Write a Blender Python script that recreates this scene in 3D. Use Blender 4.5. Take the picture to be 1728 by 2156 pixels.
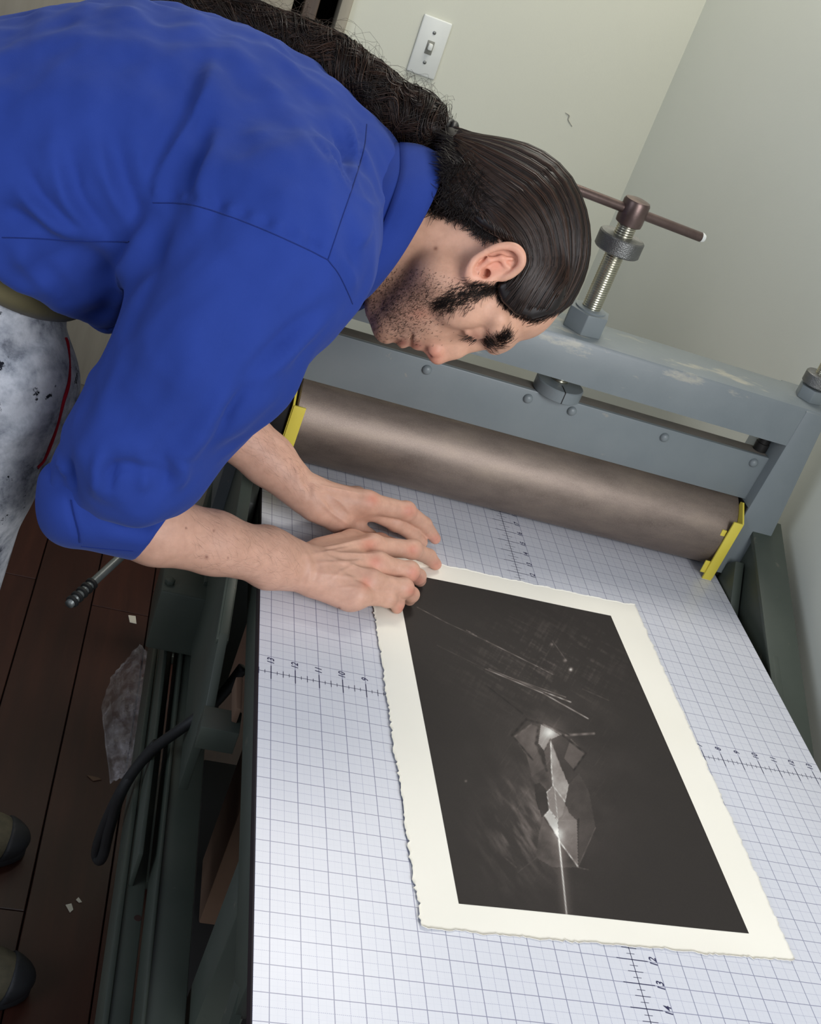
import bpy, bmesh, math, random
import numpy as np
from mathutils import Vector, Matrix

for _o in list(bpy.data.objects):
    bpy.data.objects.remove(_o, do_unlink=True)
scene = bpy.context.scene
COL = scene.collection
IN = 0.0254
BZ = 0.82            # height of the press bed above the floor (m)

# ---------------------------------------------------------------- camera
CR = np.array([[0.92498, -0.14247, 0.35223],
               [0.22480, -0.54204, -0.80975],
               [0.30629, 0.82818, -0.46934]])
_u, _s, _v = np.linalg.svd(CR); CR = _u @ _v
CC = np.array([-0.53654, -0.96754, 0.76091 + BZ])
CF = 2524.37
CPP = np.array([1014.77, 1130.10])
cam_d = bpy.data.cameras.new('camera')
cam = bpy.data.objects.new('camera', cam_d); COL.objects.link(cam)
cam_d.sensor_fit = 'VERTICAL'; cam_d.sensor_height = 36.0
cam_d.lens = CF / 2156 * 36.0
cam_d.shift_x = (864 - CPP[0]) / 2156
cam_d.shift_y = (CPP[1] - 1078) / 2156
cam_d.clip_start = 0.02
M = Matrix(((CR[0, 0], -CR[1, 0], -CR[2, 0], CC[0]),
            (CR[0, 1], -CR[1, 1], -CR[2, 1], CC[1]),
            (CR[0, 2], -CR[1, 2], -CR[2, 2], CC[2]),
            (0, 0, 0, 1)))
cam.matrix_world = M
scene.camera = cam

# ---------------------------------------------------------------- light
world = bpy.data.worlds.new('world'); scene.world = world
world.use_nodes = True
_bg = world.node_tree.nodes['Background']
_bg.inputs[0].default_value = (0.82, 0.88, 1.0, 1)
_bg.inputs[1].default_value = 0.20

def area(name, loc, target, sx, sy, power, col):
    d = bpy.data.lights.new(name, 'AREA'); d.shape = 'RECTANGLE'
    d.size = sx; d.size_y = sy; d.energy = power; d.color = col
    o = bpy.data.objects.new(name, d); COL.objects.link(o)
    o.location = loc
    o.rotation_euler = (Vector(target) - Vector(loc)).to_track_quat('-Z', 'Y').to_euler()
    return o
# daylight through the window on the camera's left and the ceiling light above the press
area('window_daylight', (0.48, -1.90, 2.00), (-0.75, -0.10, 0.95), 1.2, 1.1, 49, (0.95, 0.97, 1.0))
area('side_window_daylight', (-2.3, -1.2, 1.9), (-0.1, -0.1, 0.9), 1.2, 1.2, 22, (0.80, 0.88, 1.0))
area('ceiling_fixture', (0.10, 1.05, 2.60), (0.08, 0.85, 0.8), 0.6, 0.4, 15, (1.0, 0.95, 0.86))
vs = scene.view_settings
scene.display_settings.display_device = 'sRGB'
vs.view_transform = 'Standard'; vs.look = 'None'; vs.gamma = 1.0
vs.exposure = 0.0; vs.use_curve_mapping = False

# ---------------------------------------------------------------- helpers
def W(u, v, d):
    """photo pixel + distance along the optical axis -> place in the room"""
    return CC + CR.T @ np.array([(u - CPP[0]) / CF * d, (v - CPP[1]) / CF * d, d])
def PZ(u, v, z):
    """photo pixel -> the point of that sight line at height z above the bed"""
    r = CR.T @ np.array([(u - CPP[0]) / CF, (v - CPP[1]) / CF, 1.0])
    return CC + r * ((z + BZ - CC[2]) / r[2])
def PY(u, v, y):
    r = CR.T @ np.array([(u - CPP[0]) / CF, (v - CPP[1]) / CF, 1.0])
    return CC + r * ((y - CC[1]) / r[1])
def depth_of(p):
    return float(CR[2] @ (np.asarray(p) - CC))
def project(P):
    c = (np.asarray(P) - CC) @ CR.T
    return c[:, :2] / c[:, 2:] * CF + CPP, c[:, 2]

def lin(c):
    c = c / 255.0
    return c / 12.92 if c <= 0.04045 else ((c + 0.055) / 1.055) ** 2.4
def rgb(r, g, b):
    return (lin(r), lin(g), lin(b), 1.0)

def empty(name, loc=(0, 0, 0)):
    o = bpy.data.objects.new(name, None); COL.objects.link(o)
    o.location = loc; o.empty_display_size = 0.05
    return o
def tag(o, label=None, cat=None, group=None, kind=None):
    if label: o['label'] = label
    if cat: o['category'] = cat
    if group: o['group'] = group
    if kind: o['kind'] = kind
    return o
def link(name, me, mat=None, parent=None, smooth=None):
    o = bpy.data.objects.new(name, me); COL.objects.link(o)
    if mat is not None and len(me.materials) == 0: me.materials.append(mat)
    if parent is not None:
        o.parent = parent
        pm = Matrix.Identity(4); q = parent
        chain = []
        while q is not None:
            chain.append(q); q = q.parent
        for q in reversed(chain):
            pm = pm @ q.matrix_parent_inverse @ q.matrix_basis
        o.matrix_parent_inverse = pm.inverted()
    if smooth is not None:
        me.polygons.foreach_set('use_smooth', [smooth] * len(me.polygons))
    return o
def copy_of(o, parent):
    c = o.copy(); COL.objects.link(c); c.parent = parent; c.matrix_parent_inverse = o.matrix_parent_inverse.copy()
    return c
def from_bm(name, bm, mat, parent=None, smooth=False, sharp=None):
    bmesh.ops.recalc_face_normals(bm, faces=bm.faces)
    me = bpy.data.meshes.new(name); bm.to_mesh(me); bm.free()
    o = link(name, me, mat, parent, smooth)
    if sharp is not None:
        me.set_sharp_from_angle(angle=math.radians(sharp))
    return o
def mesh(name, verts, faces, mat, parent=None, smooth=False):
    me = bpy.data.meshes.new(name)
    me.from_pydata([tuple(map(float, v)) for v in verts], [], [tuple(map(int, f)) for f in faces]); me.update()
    return link(name, me, mat, parent, smooth)

def bm_box(bm, x0, x1, y0, y1, z0, z1, bev=0.0, seg=2):
    r = bmesh.ops.create_cube(bm, size=1.0)
    vs_ = r['verts']
    for v in vs_:
        v.co = Vector(((x0 + x1) / 2 + v.co.x * (x1 - x0), (y0 + y1) / 2 + v.co.y * (y1 - y0), (z0 + z1) / 2 + v.co.z * (z1 - z0)))
    if bev > 0:
        es = {e for v in vs_ for e in v.link_edges}
        bmesh.ops.bevel(bm, geom=list(es), offset=bev, segments=seg, affect='EDGES', profile=0.5)
def box(name, x0, x1, y0, y1, z0, z1, mat, parent=None, bev=0.002, seg=2):
    bm = bmesh.new(); bm_box(bm, x0, x1, y0, y1, z0, z1, bev, seg)
    return from_bm(name, bm, mat, parent, True, 35)
def frame_of(axis):
    a = Vector(axis).normalized()
    t = Vector((0, 0, 1)) if abs(a.z) < 0.9 else Vector((1, 0, 0))
    x = t.cross(a).normalized(); y = a.cross(x)
    return x, y, a
def lathe(name, base, axis, prof, mat, parent=None, n=32, sharp=35, start=0.0):
    """prof: list of (radius, height along the axis)"""
    x, y, a = frame_of(axis); b = Vector(base)
    V = []; Fc = []
    for r, h in prof:
        for k in range(n):
            t = start + 2 * math.pi * k / n
            V.append(b + a * h + (x * math.cos(t) + y * math.sin(t)) * r)
    m = len(prof)
    for i in range(m - 1):
        for k in range(n):
            k2 = (k + 1) % n
            Fc.append((i * n + k, i * n + k2, (i + 1) * n + k2, (i + 1) * n + k))
    Fc.append(tuple(range(n - 1, -1, -1))); Fc.append(tuple((m - 1) * n + k for k in range(n)))
    o = mesh(name, V, Fc, mat, parent, True)
    o.data.set_sharp_from_angle(angle=math.radians(sharp))
    return o
def tube_arrays(pts, rad, n=8):
    P = np.asarray(pts, float); m = len(P)
    R_ = np.broadcast_to(np.asarray(rad, float), (m,))
    T = np.gradient(P, axis=0); T /= np.linalg.norm(T, axis=1)[:, None] + 1e-12
    ref = np.array([0, 0, 1.0]) if abs(T[0][2]) < 0.9 else np.array([1.0, 0, 0])
    N = np.zeros_like(P); x = np.cross(ref, T[0]); x /= np.linalg.norm(x)
    for i in range(m):
        x = x - T[i] * (x @ T[i]); x /= np.linalg.norm(x) + 1e-12; N[i] = x
    B = np.cross(T, N)
    th = np.arange(n) * 2 * np.pi / n
    V = P[:, None] + R_[:, None, None] * (N[:, None] * np.cos(th)[None, :, None] + B[:, None] * np.sin(th)[None, :, None])
    V = V.reshape(-1, 3)
    i = np.arange(m - 1)[:, None] * n; k = np.arange(n)[None]; k2 = (k + 1) % n
    Fq = np.stack([i + k, i + k2, i + n + k2, i + n + k], -1).reshape(-1, 4)
    return V, Fq
def catmull(pts, sub=8):
    P = np.asarray(pts, float)
    P = np.vstack([2 * P[0] - P[1], P, 2 * P[-1] - P[-2]])
    out = []
    for i in range(1, len(P) - 2):
        t = np.linspace(0, 1, sub, endpoint=False)[:, None]
        a, b, c, d = P[i - 1], P[i], P[i + 1], P[i + 2]
        out.append(0.5 * (2 * b + (c - a) * t + (2 * a - 5 * b + 4 * c - d) * t ** 2 + (3 * b - a - 3 * c + d) * t ** 3))
    out.append(P[-2][None]); return np.vstack(out)
def tube(name, pts, rad, mat, parent=None, n=10, sub=8):
    P = catmull(pts, sub) if sub else np.asarray(pts, float)
    if np.ndim(rad): rad = np.interp(np.linspace(0, 1, len(P)), np.linspace(0, 1, len(rad)), rad)
    V, Fq = tube_arrays(P, rad, n)
    Fc = [tuple(f) for f in Fq] + [tuple(range(n - 1, -1, -1)), tuple(range(len(V) - n, len(V)))]
    return mesh(name, V, Fc, mat, parent, True)
def prism(name, poly, axis, a0, a1, mat, parent=None, bev=0.0):
    """poly: 2-D outline; axis 'x': points are (y, z); axis 'y': (x, z); axis 'z': (x, y)"""
    def p3(q, a):
        return {'x': (a, q[0], q[1]), 'y': (q[0], a, q[1]), 'z': (q[0], q[1], a)}[axis]
    bm = bmesh.new()
    A = [bm.verts.new(p3(q, a0)) for q in poly]; B = [bm.verts.new(p3(q, a1)) for q in poly]
    n = len(poly)
    bm.faces.new(A); bm.faces.new(B[::-1])
    for i in range(n):
        bm.faces.new((A[i], B[i], B[(i + 1) % n], A[(i + 1) % n]))
    bmesh.ops.recalc_face_normals(bm, faces=bm.faces)
    if bev > 0:
        bmesh.ops.bevel(bm, geom=list(bm.edges), offset=bev, segments=2, affect='EDGES', profile=0.5)
    return from_bm(name, bm, mat, parent, True, 35)

# ---------------------------------------------------------------- materials
class NT:
    def __init__(s, name):
        s.m = bpy.data.materials.new(name); s.m.use_nodes = True
        s.t = s.m.node_tree; s.b = s.t.nodes['Principled BSDF']; s.L = s.t.links
    def n(s, typ, **k):
        o = s.t.nodes.new(typ)
        for a, b in k.items():
            if a == 'inp':
                for i, v in b.items(): 
                    if hasattr(v, 'is_output') or isinstance(v, bpy.types.NodeSocket): s.L.new(v, o.inputs[i])
                    else: o.inputs[i].default_value = v
            else: setattr(o, a, b)
        return o
    def math(s, op, a, b=0.0, c=None):
        o = s.n('ShaderNodeMath', operation=op)
        for i, v in enumerate((a, b) if c is None else (a, b, c)):
            if isinstance(v, (int, float)): o.inputs[i].default_value = v
            else: s.L.new(v, o.inputs[i])
        return o.outputs[0]
    def mix(s, f, a, b):
        o = s.n('ShaderNodeMix', data_type='RGBA')
        for i, v in ((0, f), (6, a), (7, b)):
            if isinstance(v, (int, float, tuple)): o.inputs[i].default_value = v
            else: s.L.new(v, o.inputs[i])
        return o.outputs[2]
    def noise(s, scale, detail=4, rough=0.55, vec=None, out=0):
        o = s.n('ShaderNodeTexNoise'); o.inputs['Scale'].default_value = scale
        o.inputs['Detail'].default_value = detail; o.inputs['Roughness'].default_value = rough
        if vec is not None: s.L.new(vec, o.inputs['Vector'])
        return o.outputs[out]
    def coord(s, which='Object'):
        return s.n('ShaderNodeTexCoord').outputs[which]
    def ramp(s, f, stops):
        o = s.n('ShaderNodeValToRGB'); r = o.color_ramp
        while len(r.elements) < len(stops): r.elements.new(0.5)
        for e, (p, c) in zip(r.elements, stops):
            e.position = p; e.color = c
        s.L.new(f, o.inputs[0]); return o.outputs[0]
    def scale(s, vec, sc):
        o = s.n('ShaderNodeMapping'); s.L.new(vec, o.inputs[0]); o.inputs['Scale'].default_value = sc; return o.outputs[0]
    def bump(s, h, strength=0.2, dist=0.002):
        o = s.n('ShaderNodeBump'); o.inputs['Strength'].default_value = strength; o.inputs['Distance'].default_value = dist
        s.L.new(h, o.inputs['Height']); s.L.new(o.outputs[0], s.b.inputs['Normal']); return o
    def col(s, v):
        if isinstance(v, tuple): s.b.inputs['Base Color'].default_value = v
        else: s.L.new(v, s.b.inputs['Base Color'])
    def p(s, **k):
        nm = dict(rough='Roughness', metal='Metallic', spec='Specular IOR Level', sheen='Sheen Weight', sss='Subsurface Weight', coat='Coat Weight', trans='Transmission Weight', alpha='Alpha', aniso='Anisotropic')
        for a, b in k.items():
            i = s.b.inputs[nm[a]]
            if isinstance(b, (int, float)): i.default_value = b
            else: s.L.new(b, i)
        return s.m

def mottled(name, c0, c1, scale=8, rough=0.5, metal=0.0, bump=0.0, bscale=200, detail=6, spec=0.5):
    t = NT(name); v = t.coord()
    f = t.noise(scale, detail, 0.6, v)
    t.col(t.ramp(f, [(0.3, c0), (0.7, c1)]))
    if bump: t.bump(t.noise(bscale, 3, 0.5, v), bump, 0.0006)
    return t.p(rough=rough, metal=metal, spec=spec)

def m_paint(name, base, worn, chips):
    t = NT(name); v = t.coord()
    f = t.noise(9, 6, 0.6, v); c = t.ramp(f, [(0.3, base), (0.75, worn)])
    g = t.noise(38, 5, 0.62, v); k = t.ramp(g, [(0.68, (0, 0, 0, 1)), (0.72, (1, 1, 1, 1))])
    t.col(t.mix(k, c, chips)); t.bump(t.noise(260, 3, 0.5, v), 0.12, 0.0005)
    return t.p(rough=0.42, spec=0.5)
MP_GREY = m_paint('painted_steel_blue_grey', rgb(116, 124, 127), rgb(126, 133, 135), rgb(140, 140, 134))
MP_GREEN = m_paint('painted_steel_green', rgb(62, 69, 62), rgb(72, 78, 70), rgb(90, 90, 80))
MP_DARK = mottled('dark_blackened_steel', rgb(34, 33, 32), rgb(52, 50, 48), 14, 0.5, 0.6)
M_BRIGHT = mottled('bright_threaded_steel', rgb(176, 172, 150), rgb(200, 196, 178), 30, 0.26, 1.0)
M_KNURL = NT('knurled_steel')
def _kn():
    t = M_KNURL; v = t.coord()
    w = t.n('ShaderNodeTexVoronoi'); w.inputs['Scale'].default_value = 700; t.L.new(v, w.inputs['Vector'])
    t.col(t.ramp(t.noise(40, 4, .6, v), [(0.3, rgb(110, 110, 108)), (0.7, rgb(136, 136, 134))])); t.bump(w.outputs[0], 0.5, 0.0008)
    return t.p(rough=0.42, metal=0.85)
M_KNURL = _kn()
M_BROWNST = mottled('brown_oxidised_steel', rgb(92, 76, 72), rgb(122, 104, 98), 26, 0.36, 0.75, 0.1, 400)
M_YELLOW = mottled('yellow_enamel', rgb(214, 196, 70), rgb(226, 208, 86), 12, 0.45)
M_WHITEP = mottled('white_plastic', rgb(212, 214, 208), rgb(220, 222, 216), 6, 0.4)
M_BLACK = mottled('black_rubber', rgb(20, 21, 22), rgb(34, 35, 36), 20, 0.5)
def m_roller():
    t = NT('roller_steel'); v = t.coord()
    s_ = t.scale(v, (0.35, 1, 1))
    a = t.noise(40, 5, 0.6, s_); c = t.ramp(a, [(0.25, rgb(112, 99, 91)), (0.5, rgb(130, 116, 107)), (0.8, rgb(148, 133, 120))])
    g = t.noise(900, 3, 0.7, v); k = t.ramp(g, [(0.45, (0, 0, 0, 1)), (0.75, (1, 1, 1, 1))])
    t.col(t.mix(t.math('MULTIPLY', k, 0.30), c, rgb(176, 164, 148)))
    t.bump(t.noise(1100, 2, 0.6, v), 0.25, 0.0004)
    return t.p(rough=t.math('ADD', t.math('MULTIPLY', a, 0.10), 0.46), metal=0.7)
M_ROLLER = m_roller()
def m_wall(name, c0, c1):
    t = NT(name); v = t.coord()
    c = t.ramp(t.noise(1.6, 5, 0.55, v), [(0.25, c0), (0.75, c1)])
    t.col(c); t.bump(t.noise(240, 4, 0.6, v), 0.10, 0.001)
    return t.p(rough=0.75, spec=0.3)
M_WALL = m_wall('wall_paint', rgb(208, 208, 192), rgb(214, 214, 198))
M_WALLR = m_wall('wall_paint_right', rgb(214, 217, 206), rgb(220, 222, 212))
def m_wood(name, a, b, c, rough=0.45, along='y'):
    t = NT(name); v = t.coord()
    oi = t.n('ShaderNodeObjectInfo')
    vv = t.n('ShaderNodeVectorMath', operation='ADD'); t.L.new(v, vv.inputs[0])
    cx = t.n('ShaderNodeCombineXYZ'); t.L.new(t.math('MULTIPLY', oi.outputs['Random'], 37.0), cx.inputs[1]); t.L.new(cx.outputs[0], vv.inputs[1])
    sc = {'y': (9, 0.9, 9), 'z': (9, 9, 0.9), 'x': (0.9, 9, 9)}[along]
    s_ = t.scale(vv.outputs[0], sc)
    f = t.noise(3.5, 7, 0.62, s_)
    col = t.ramp(f, [(0.25, a), (0.55, b), (0.8, c)])
    r = t.math('ADD', t.math('MULTIPLY', oi.outputs['Random'], 0.35), 0.8)
    mm = t.n('ShaderNodeVectorMath', operation='SCALE'); t.L.new(col, mm.inputs[0]); t.L.new(r, mm.inputs['Scale'])
    t.col(mm.outputs[0]); t.bump(t.noise(30, 5, 0.6, s_), 0.08, 0.001)
    return t.p(rough=rough)
M_FLOOR = m_wood('red_brown_floorboard', rgb(44, 21, 15), rgb(56, 28, 20), rgb(68, 36, 26), 0.42)
M_DARKWOOD = m_wood('dark_door_wood', rgb(58, 46, 38), rgb(78, 64, 52), rgb(92, 76, 60), 0.5, 'z')
M_TAN = m_wood('tan_board', rgb(150, 142, 124), rgb(164, 156, 138), rgb(172, 164, 146), 0.6, 'z')
M_BASEB = mottled('baseboard_paint', rgb(176, 172, 158), rgb(188, 184, 170), 5, 0.5)
M_PLYTAN = mottled('cardboard_brown', rgb(92, 70, 54), rgb(108, 84, 66), 9, 0.8)

# ================================================================ the room
def structure(o):
    o['kind'] = 'structure'; return o
fl = structure(box('floor', -2.4, 0.75, -1.6, 1.62, -0.06, -0.016, mottled('subfloor_dark', rgb(14, 10, 8), rgb(22, 16, 13), 6, 0.8), None, 0.0))
rnd = random.Random(4)
PW = 0.119
pcols = []
x = -1.205 - 5 * PW
plank_mesh = {}
k = 0
while x < 0.74:
    y = -1.6 - rnd.uniform(0, 0.9)
    if -0.62 < x + 0.01 < -0.59: y = 0.35 - 1.5
    while y < 1.62:
        L = 1.5
        y0 = max(y, -1.6); y1 = min(y + L, 1.62)
        if y1 - y0 > 0.05:
            key = round(y1 - y0, 3)
            if key not in plank_mesh:
                bm = bmesh.new(); bm_box(bm, 0, PW - 0.0022, 0, key - 0.002, -0.016, 0.0, 0.0012, 1)
                me = bpy.data.meshes.new('plank'); bm.to_mesh(me); bm.free(); me.materials.append(M_FLOOR)
                plank_mesh[key] = me
            o = link('plank', plank_mesh[key], None, fl); o.location = (x, y0, 0)
        y += L
    x += PW

WY = 1.62
WXC = 0.402     # corner of the back wall and the wall on the right
def wall_piece(bm, x0, x1, z0, z1):
    bm_box(bm, x0, x1, WY, WY + 0.10, z0, z1)
bm = bmesh.new()
wall_piece(bm, -0.283, WXC + 0.1, 0, 2.8); wall_piece(bm, -2.4, -1.135, 0, 2.8); wall_piece(bm, -1.135, -0.283, 2.05, 2.8)
structure(from_bm('wall_back', bm, M_WALL))
# wall on the right, close beside the press
bm = bmesh.new()
q = [(WXC, WY), (0.468, -0.55), (0.568, -0.55), (WXC + 0.1, WY)]
A = [bm.verts.new((a, b, 0)) for a, b in q]; B = [bm.verts.new((a, b, 2.8)) for a, b in q]
bm.faces.new(A); bm.faces.new(B)
for i in range(4): bm.faces.new((A[i], A[(i + 1) % 4], B[(i + 1) % 4], B[i]))
structure(from_bm('wall_right', bm, M_WALLR))
structure(box('baseboard_back', -0.275, WXC, WY - 0.014, WY - 0.0005, 0.0, 0.11, M_BASEB, None, 0.003))
wb = bpy.data.objects['wall_back']
tube('scuff_mark', [PY(1190, 237, WY - 0.0006), PY(1198, 243, WY - 0.0006), PY(1196, 252, WY - 0.0006), PY(1204, 266, WY - 0.0006)], [0.0006, 0.0016, 0.0012, 0.0006], mottled('scuff_grey', rgb(158, 156, 144), rgb(168, 166, 154), 30), wb, 6, 5)
# door standing a little way open in the back wall
dr = structure(box('door_1', -1.115, -0.392, WY + 0.015, WY + 0.055, 0.008, 2.03, M_TAN, None, 0.003))
for (a, b, c, d) in ((-1.02, -0.80, 0.25, 0.95), (-0.71, -0.49, 0.25, 0.95), (-1.02, -0.80, 1.10, 1.88), (-0.71, -0.49, 1.10, 1.88)):
    bm = bmesh.new()
    bm_box(bm, a, b, WY + 0.006, WY + 0.018, c, d, 0.005)
    from_bm('door_panel', bm, M_TAN, dr, True, 35)
structure(box('trim_1', -0.372, -0.344, WY + 0.0, WY + 0.07, 0.0, 2.05, M_DARKWOOD, None, 0.003))
structure(box('trim_2', -0.3055, -0.2835, WY - 0.016, WY + 0.07, 0.0, 2.06, M_TAN, None, 0.003))
structure(box('trim_3', -1.135, -1.116, WY - 0.016, WY + 0.07, 0.0, 2.06, M_TAN, None, 0.003))
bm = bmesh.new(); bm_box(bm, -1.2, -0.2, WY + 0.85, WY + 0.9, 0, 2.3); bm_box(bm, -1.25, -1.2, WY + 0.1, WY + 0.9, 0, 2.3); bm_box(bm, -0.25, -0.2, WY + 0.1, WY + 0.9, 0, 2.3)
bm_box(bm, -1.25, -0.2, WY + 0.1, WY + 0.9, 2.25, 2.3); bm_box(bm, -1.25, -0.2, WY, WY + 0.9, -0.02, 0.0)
structure(from_bm('wall_hallway', bm, mottled('hall_gloom_tone', rgb(60, 54, 46), rgb(70, 64, 54), 3, 0.8)))  # hall coloured dark so the door gap reads as an unlit void

# light switch
ls = empty('light_switch', (-0.111, WY, 0.383 + BZ))
tag(ls, 'white toggle light switch plate on the back wall above the press', 'light switch')
sx, sz = -0.111, 0.383 + BZ
box('face_plate', sx - 0.0305, sx + 0.0305, WY - 0.006, WY, sz - 0.058, sz + 0.058, M_WHITEP, ls, 0.0035, 3)
box('toggle_recess', sx - 0.0075, sx + 0.0075, WY - 0.0072, WY - 0.003, sz - 0.0135, sz + 0.0135, mottled('recess_grey', rgb(120, 120, 112), rgb(132, 132, 122), 9), ls, 0.001)
bm = bmesh.new(); bm_box(bm, sx - 0.0045, sx + 0.0045, WY - 0.017, WY - 0.006, sz - 0.004, sz + 0.009, 0.002)
from_bm('toggle', bm, M_WHITEP, ls, True, 35)
for s in (-1, 1):
    lathe('plate_screw', (sx, WY - 0.0058, sz + s * 0.030), (0, -1, 0), [(0.0036, 0), (0.0036, 0.001), (0.0024, 0.0018)], mottled('screw_grey', rgb(120, 122, 118), rgb(140, 142, 138), 9, 0.4, 0.7), ls, 14)

# ================================================================ the etching press
def I(*a): return tuple(q * IN for q in a)
def zb(z): return z * IN + BZ
press = empty('etching_press', (0, 18.3 * IN, 0))
tag(press, 'grey-green steel etching press with big roller and tall centre screw', 'press')

# roller (under-shaft ends go into the side posts)
RY, RR = 18.62, 2.46
prof = [(0.9, -14.2), (0.9, -12.75), (RR - 0.06, -12.75), (RR, -12.69), (RR, 12.85), (RR - 0.06, 12.91), (0.9, 12.91), (0.9, 14.2)]
prof2 = prof[:4] + [(RR, -12.69 + (25.54) * i / 24) for i in range(1, 24)] + prof[4:]
lathe('roller', (0, RY * IN, zb(RR + 0.03)), (1, 0, 0), [(a * IN, b * IN) for a, b in prof2], M_ROLLER, press, 96, 30)
lathe('lower_roller', (0, RY * IN, zb(-0.53 - 1.6)), (1, 0, 0), [I(1.6, -12.6), I(1.6, 12.6)], M_ROLLER, press, 48)

# front plate of the sliding channel, its flanges and bolts
box('channel_plate', -13.35 * IN, 13.35 * IN, 17.45 * IN, 17.75 * IN, zb(4.92), zb(7.72), MP_GREY, press, 0.0015)
def m_dust():
    t = NT('dusty_brown_grey_paint'); v = t.coord()
    t.col(t.ramp(t.noise(14, 6, .65, v), [(0.3, rgb(96, 92, 86)), (0.6, rgb(118, 110, 100)), (0.8, rgb(104, 104, 102))])); return t.p(rough=0.8)
M_DUST = m_dust()
box('channel_flange', -13.35 * IN, 13.35 * IN, 17.75 * IN, 18.75 * IN, zb(7.40), zb(7.70), M_DUST, press, 0.001)
box('channel_flange', -13.35 * IN, 13.35 * IN, 18.9 * IN, 19.9 * IN, zb(5.25), zb(5.5), MP_GREY, press, 0.001)
bolt0 = None
for bx in (-12.5, -6.95, -1.32, 1.22, 6.80, 12.46):
    if bolt0 is None:
        o = lathe('round_bolt', (0, 0, 0), (0, -1, 0), [(0.0066, 0), (0.0066, 0.0008), (0.0061, 0.0028), (0.0045, 0.0046), (0.0018, 0.0056)], MP_GREY, press, 20, 60); bolt0 = o
    else:
        o = copy_of(bolt0, press)
    o.location = (bx * IN, 17.45 * IN, zb(7.22))
# upper crossbeam
pts = [(16.65, 9.02), (16.65, 11.12), (16.78, 11.32), (17.0, 11.40), (19.9, 11.40), (20.15, 11.3), (20.2, 11.1), (20.2, 9.02)]
def m_beam():
    t = NT('crossbeam_worn_paint'); v = t.coord()
    c = t.ramp(t.noise(9, 6, .6, v), [(0.3, rgb(116, 124, 127)), (0.75, rgb(128, 135, 137))])
    s_ = t.scale(v, (0.5, 1.6, 1.6)); g = t.noise(17, 6, .68, s_)
    sep = t.n('ShaderNodeSeparateXYZ'); t.L.new(v, sep.inputs[0])
    band = t.math('SUBTRACT', 1.0, t.math('MULTIPLY', t.math('ABSOLUTE', t.math('SUBTRACT', sep.outputs[2], zb(11.15))), 42.0))
    band = t.math('MAXIMUM', band, 0.0)
    k = t.ramp(t.math('ADD', t.math('MULTIPLY', g, 1.0), t.math('MULTIPLY', band, 0.13)), [(0.64, (0, 0, 0, 1)), (0.72, (1, 1, 1, 1))])
    t.col(t.mix(k, c, rgb(160, 158, 146))); t.bump(t.noise(240, 3, .5, v), 0.12, 0.0005)
    return t.p(rough=0.4)
M_BEAM = m_beam()
prism('crossbeam', [(a * IN, zb(b)) for a, b in pts], 'x', -14.78 * IN, 14.78 * IN, M_BEAM, press)
# side posts, lower side housings and gussets
for s in (1, -1):
    pq = [(13.35, 11.25), (14.70, 11.25), (15.35, 3.6), (15.35, -3.5), (13.66, -3.5), (13.66, 0.35), (13.1 if s > 0 else 13.2, 0.35), (13.1 if s > 0 else 13.2, 4.0)]
    prism('side_post', [(s * a * IN, zb(b)) for a, b in pq], 'y', 16.62 * IN, 20.6 * IN, MP_GREY, press, 0.0015)
    gq = [(16.6, 3.4), (16.6, -9.0), (2.0, -9.0), (2.0, -4.0), (4.6, -2.05)]
    prism('side_gusset', [(a * IN, zb(b)) for a, b in gq], 'x', s * 14.35 * IN, s * 14.75 * IN, MP_GREEN, press, 0.001)
    # sloping flange on the gusset
    fq = [(17.6, 3.95), (4.4, -2.2), (4.4, -2.5), (17.6, 3.6)]
    prism('gusset_flange', [(a * IN, zb(b)) for a, b in fq], 'x', s * (14.1 if s > 0 else 14.3) * IN, s * (16.15 if s > 0 else 14.85) * IN, MP_GREEN, press, 0.001)
    lq = [(17.2, 0.55), (15.9, 1.75), (13.7, -0.65), (12.6, -3.2), (17.2, -3.2)]
    prism('bed_guide', [(a * IN, zb(b)) for a, b in lq], 'x', s * 13.62 * IN, s * 14.2 * IN, MP_GREEN, press, 0.0015)
    # leg down to the floor and foot
    for (ly0, ly1) in ((17.0, 20.2), (-9.5, -7.0), (40.0, 42.5)):
        box('leg', min(s * 11.6, s * 13.3) * IN, max(s * 11.6, s * 13.3) * IN, ly0 * IN, ly1 * IN, 0.02, zb(-3.0), MP_GREEN, press, 0.002)
        box('foot_plate', min(s * 11.2, s * 13.7) * IN, max(s * 11.2, s * 13.7) * IN, (ly0 - 0.4) * IN, (ly1 + 0.4) * IN, 0.0, 0.02, MP_GREEN, press, 0.002)
# yellow scraper guards at the roller ends
def guard(xa, xb, side):
    # sloping yellow face in front of the roller end, with a return flange
    f = [(15.95, 4.05), (16.12, -0.02), (16.25, -0.02), (16.08, 4.05)]
    g = prism('yellow_guard', [(a * IN, zb(b)) for a, b in f], 'x', xa * IN, xb * IN, M_YELLOW, press, 0.0006)
    xi = xb if side < 0 else xa
    r = [(16.02, 4.05), (16.18, 0.12), (17.0, 0.12), (17.35, 4.75), (17.1, 4.85)]
    xo = xa if side < 0 else xb
    prism('guard_flange', [(a * IN, zb(b)) for a, b in r], 'x', (xo - 0.05) * IN, (xo + 0.05) * IN, M_YELLOW, g)
    for zz in (() if side < 0 else (2.9, 0.75)):
        box('guard_tab', (xi - 0.28 if side > 0 else xi - 0.02) * IN, (xi + 0.02 if side > 0 else xi + 0.28) * IN, 16.2 * IN, 16.28 * IN, zb(zz - 0.4), zb(zz + 0.4), M_YELLOW, g, 0.0004)
guard(-13.0, -12.38, -1)
guard(12.35, 12.95, 1)
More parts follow.
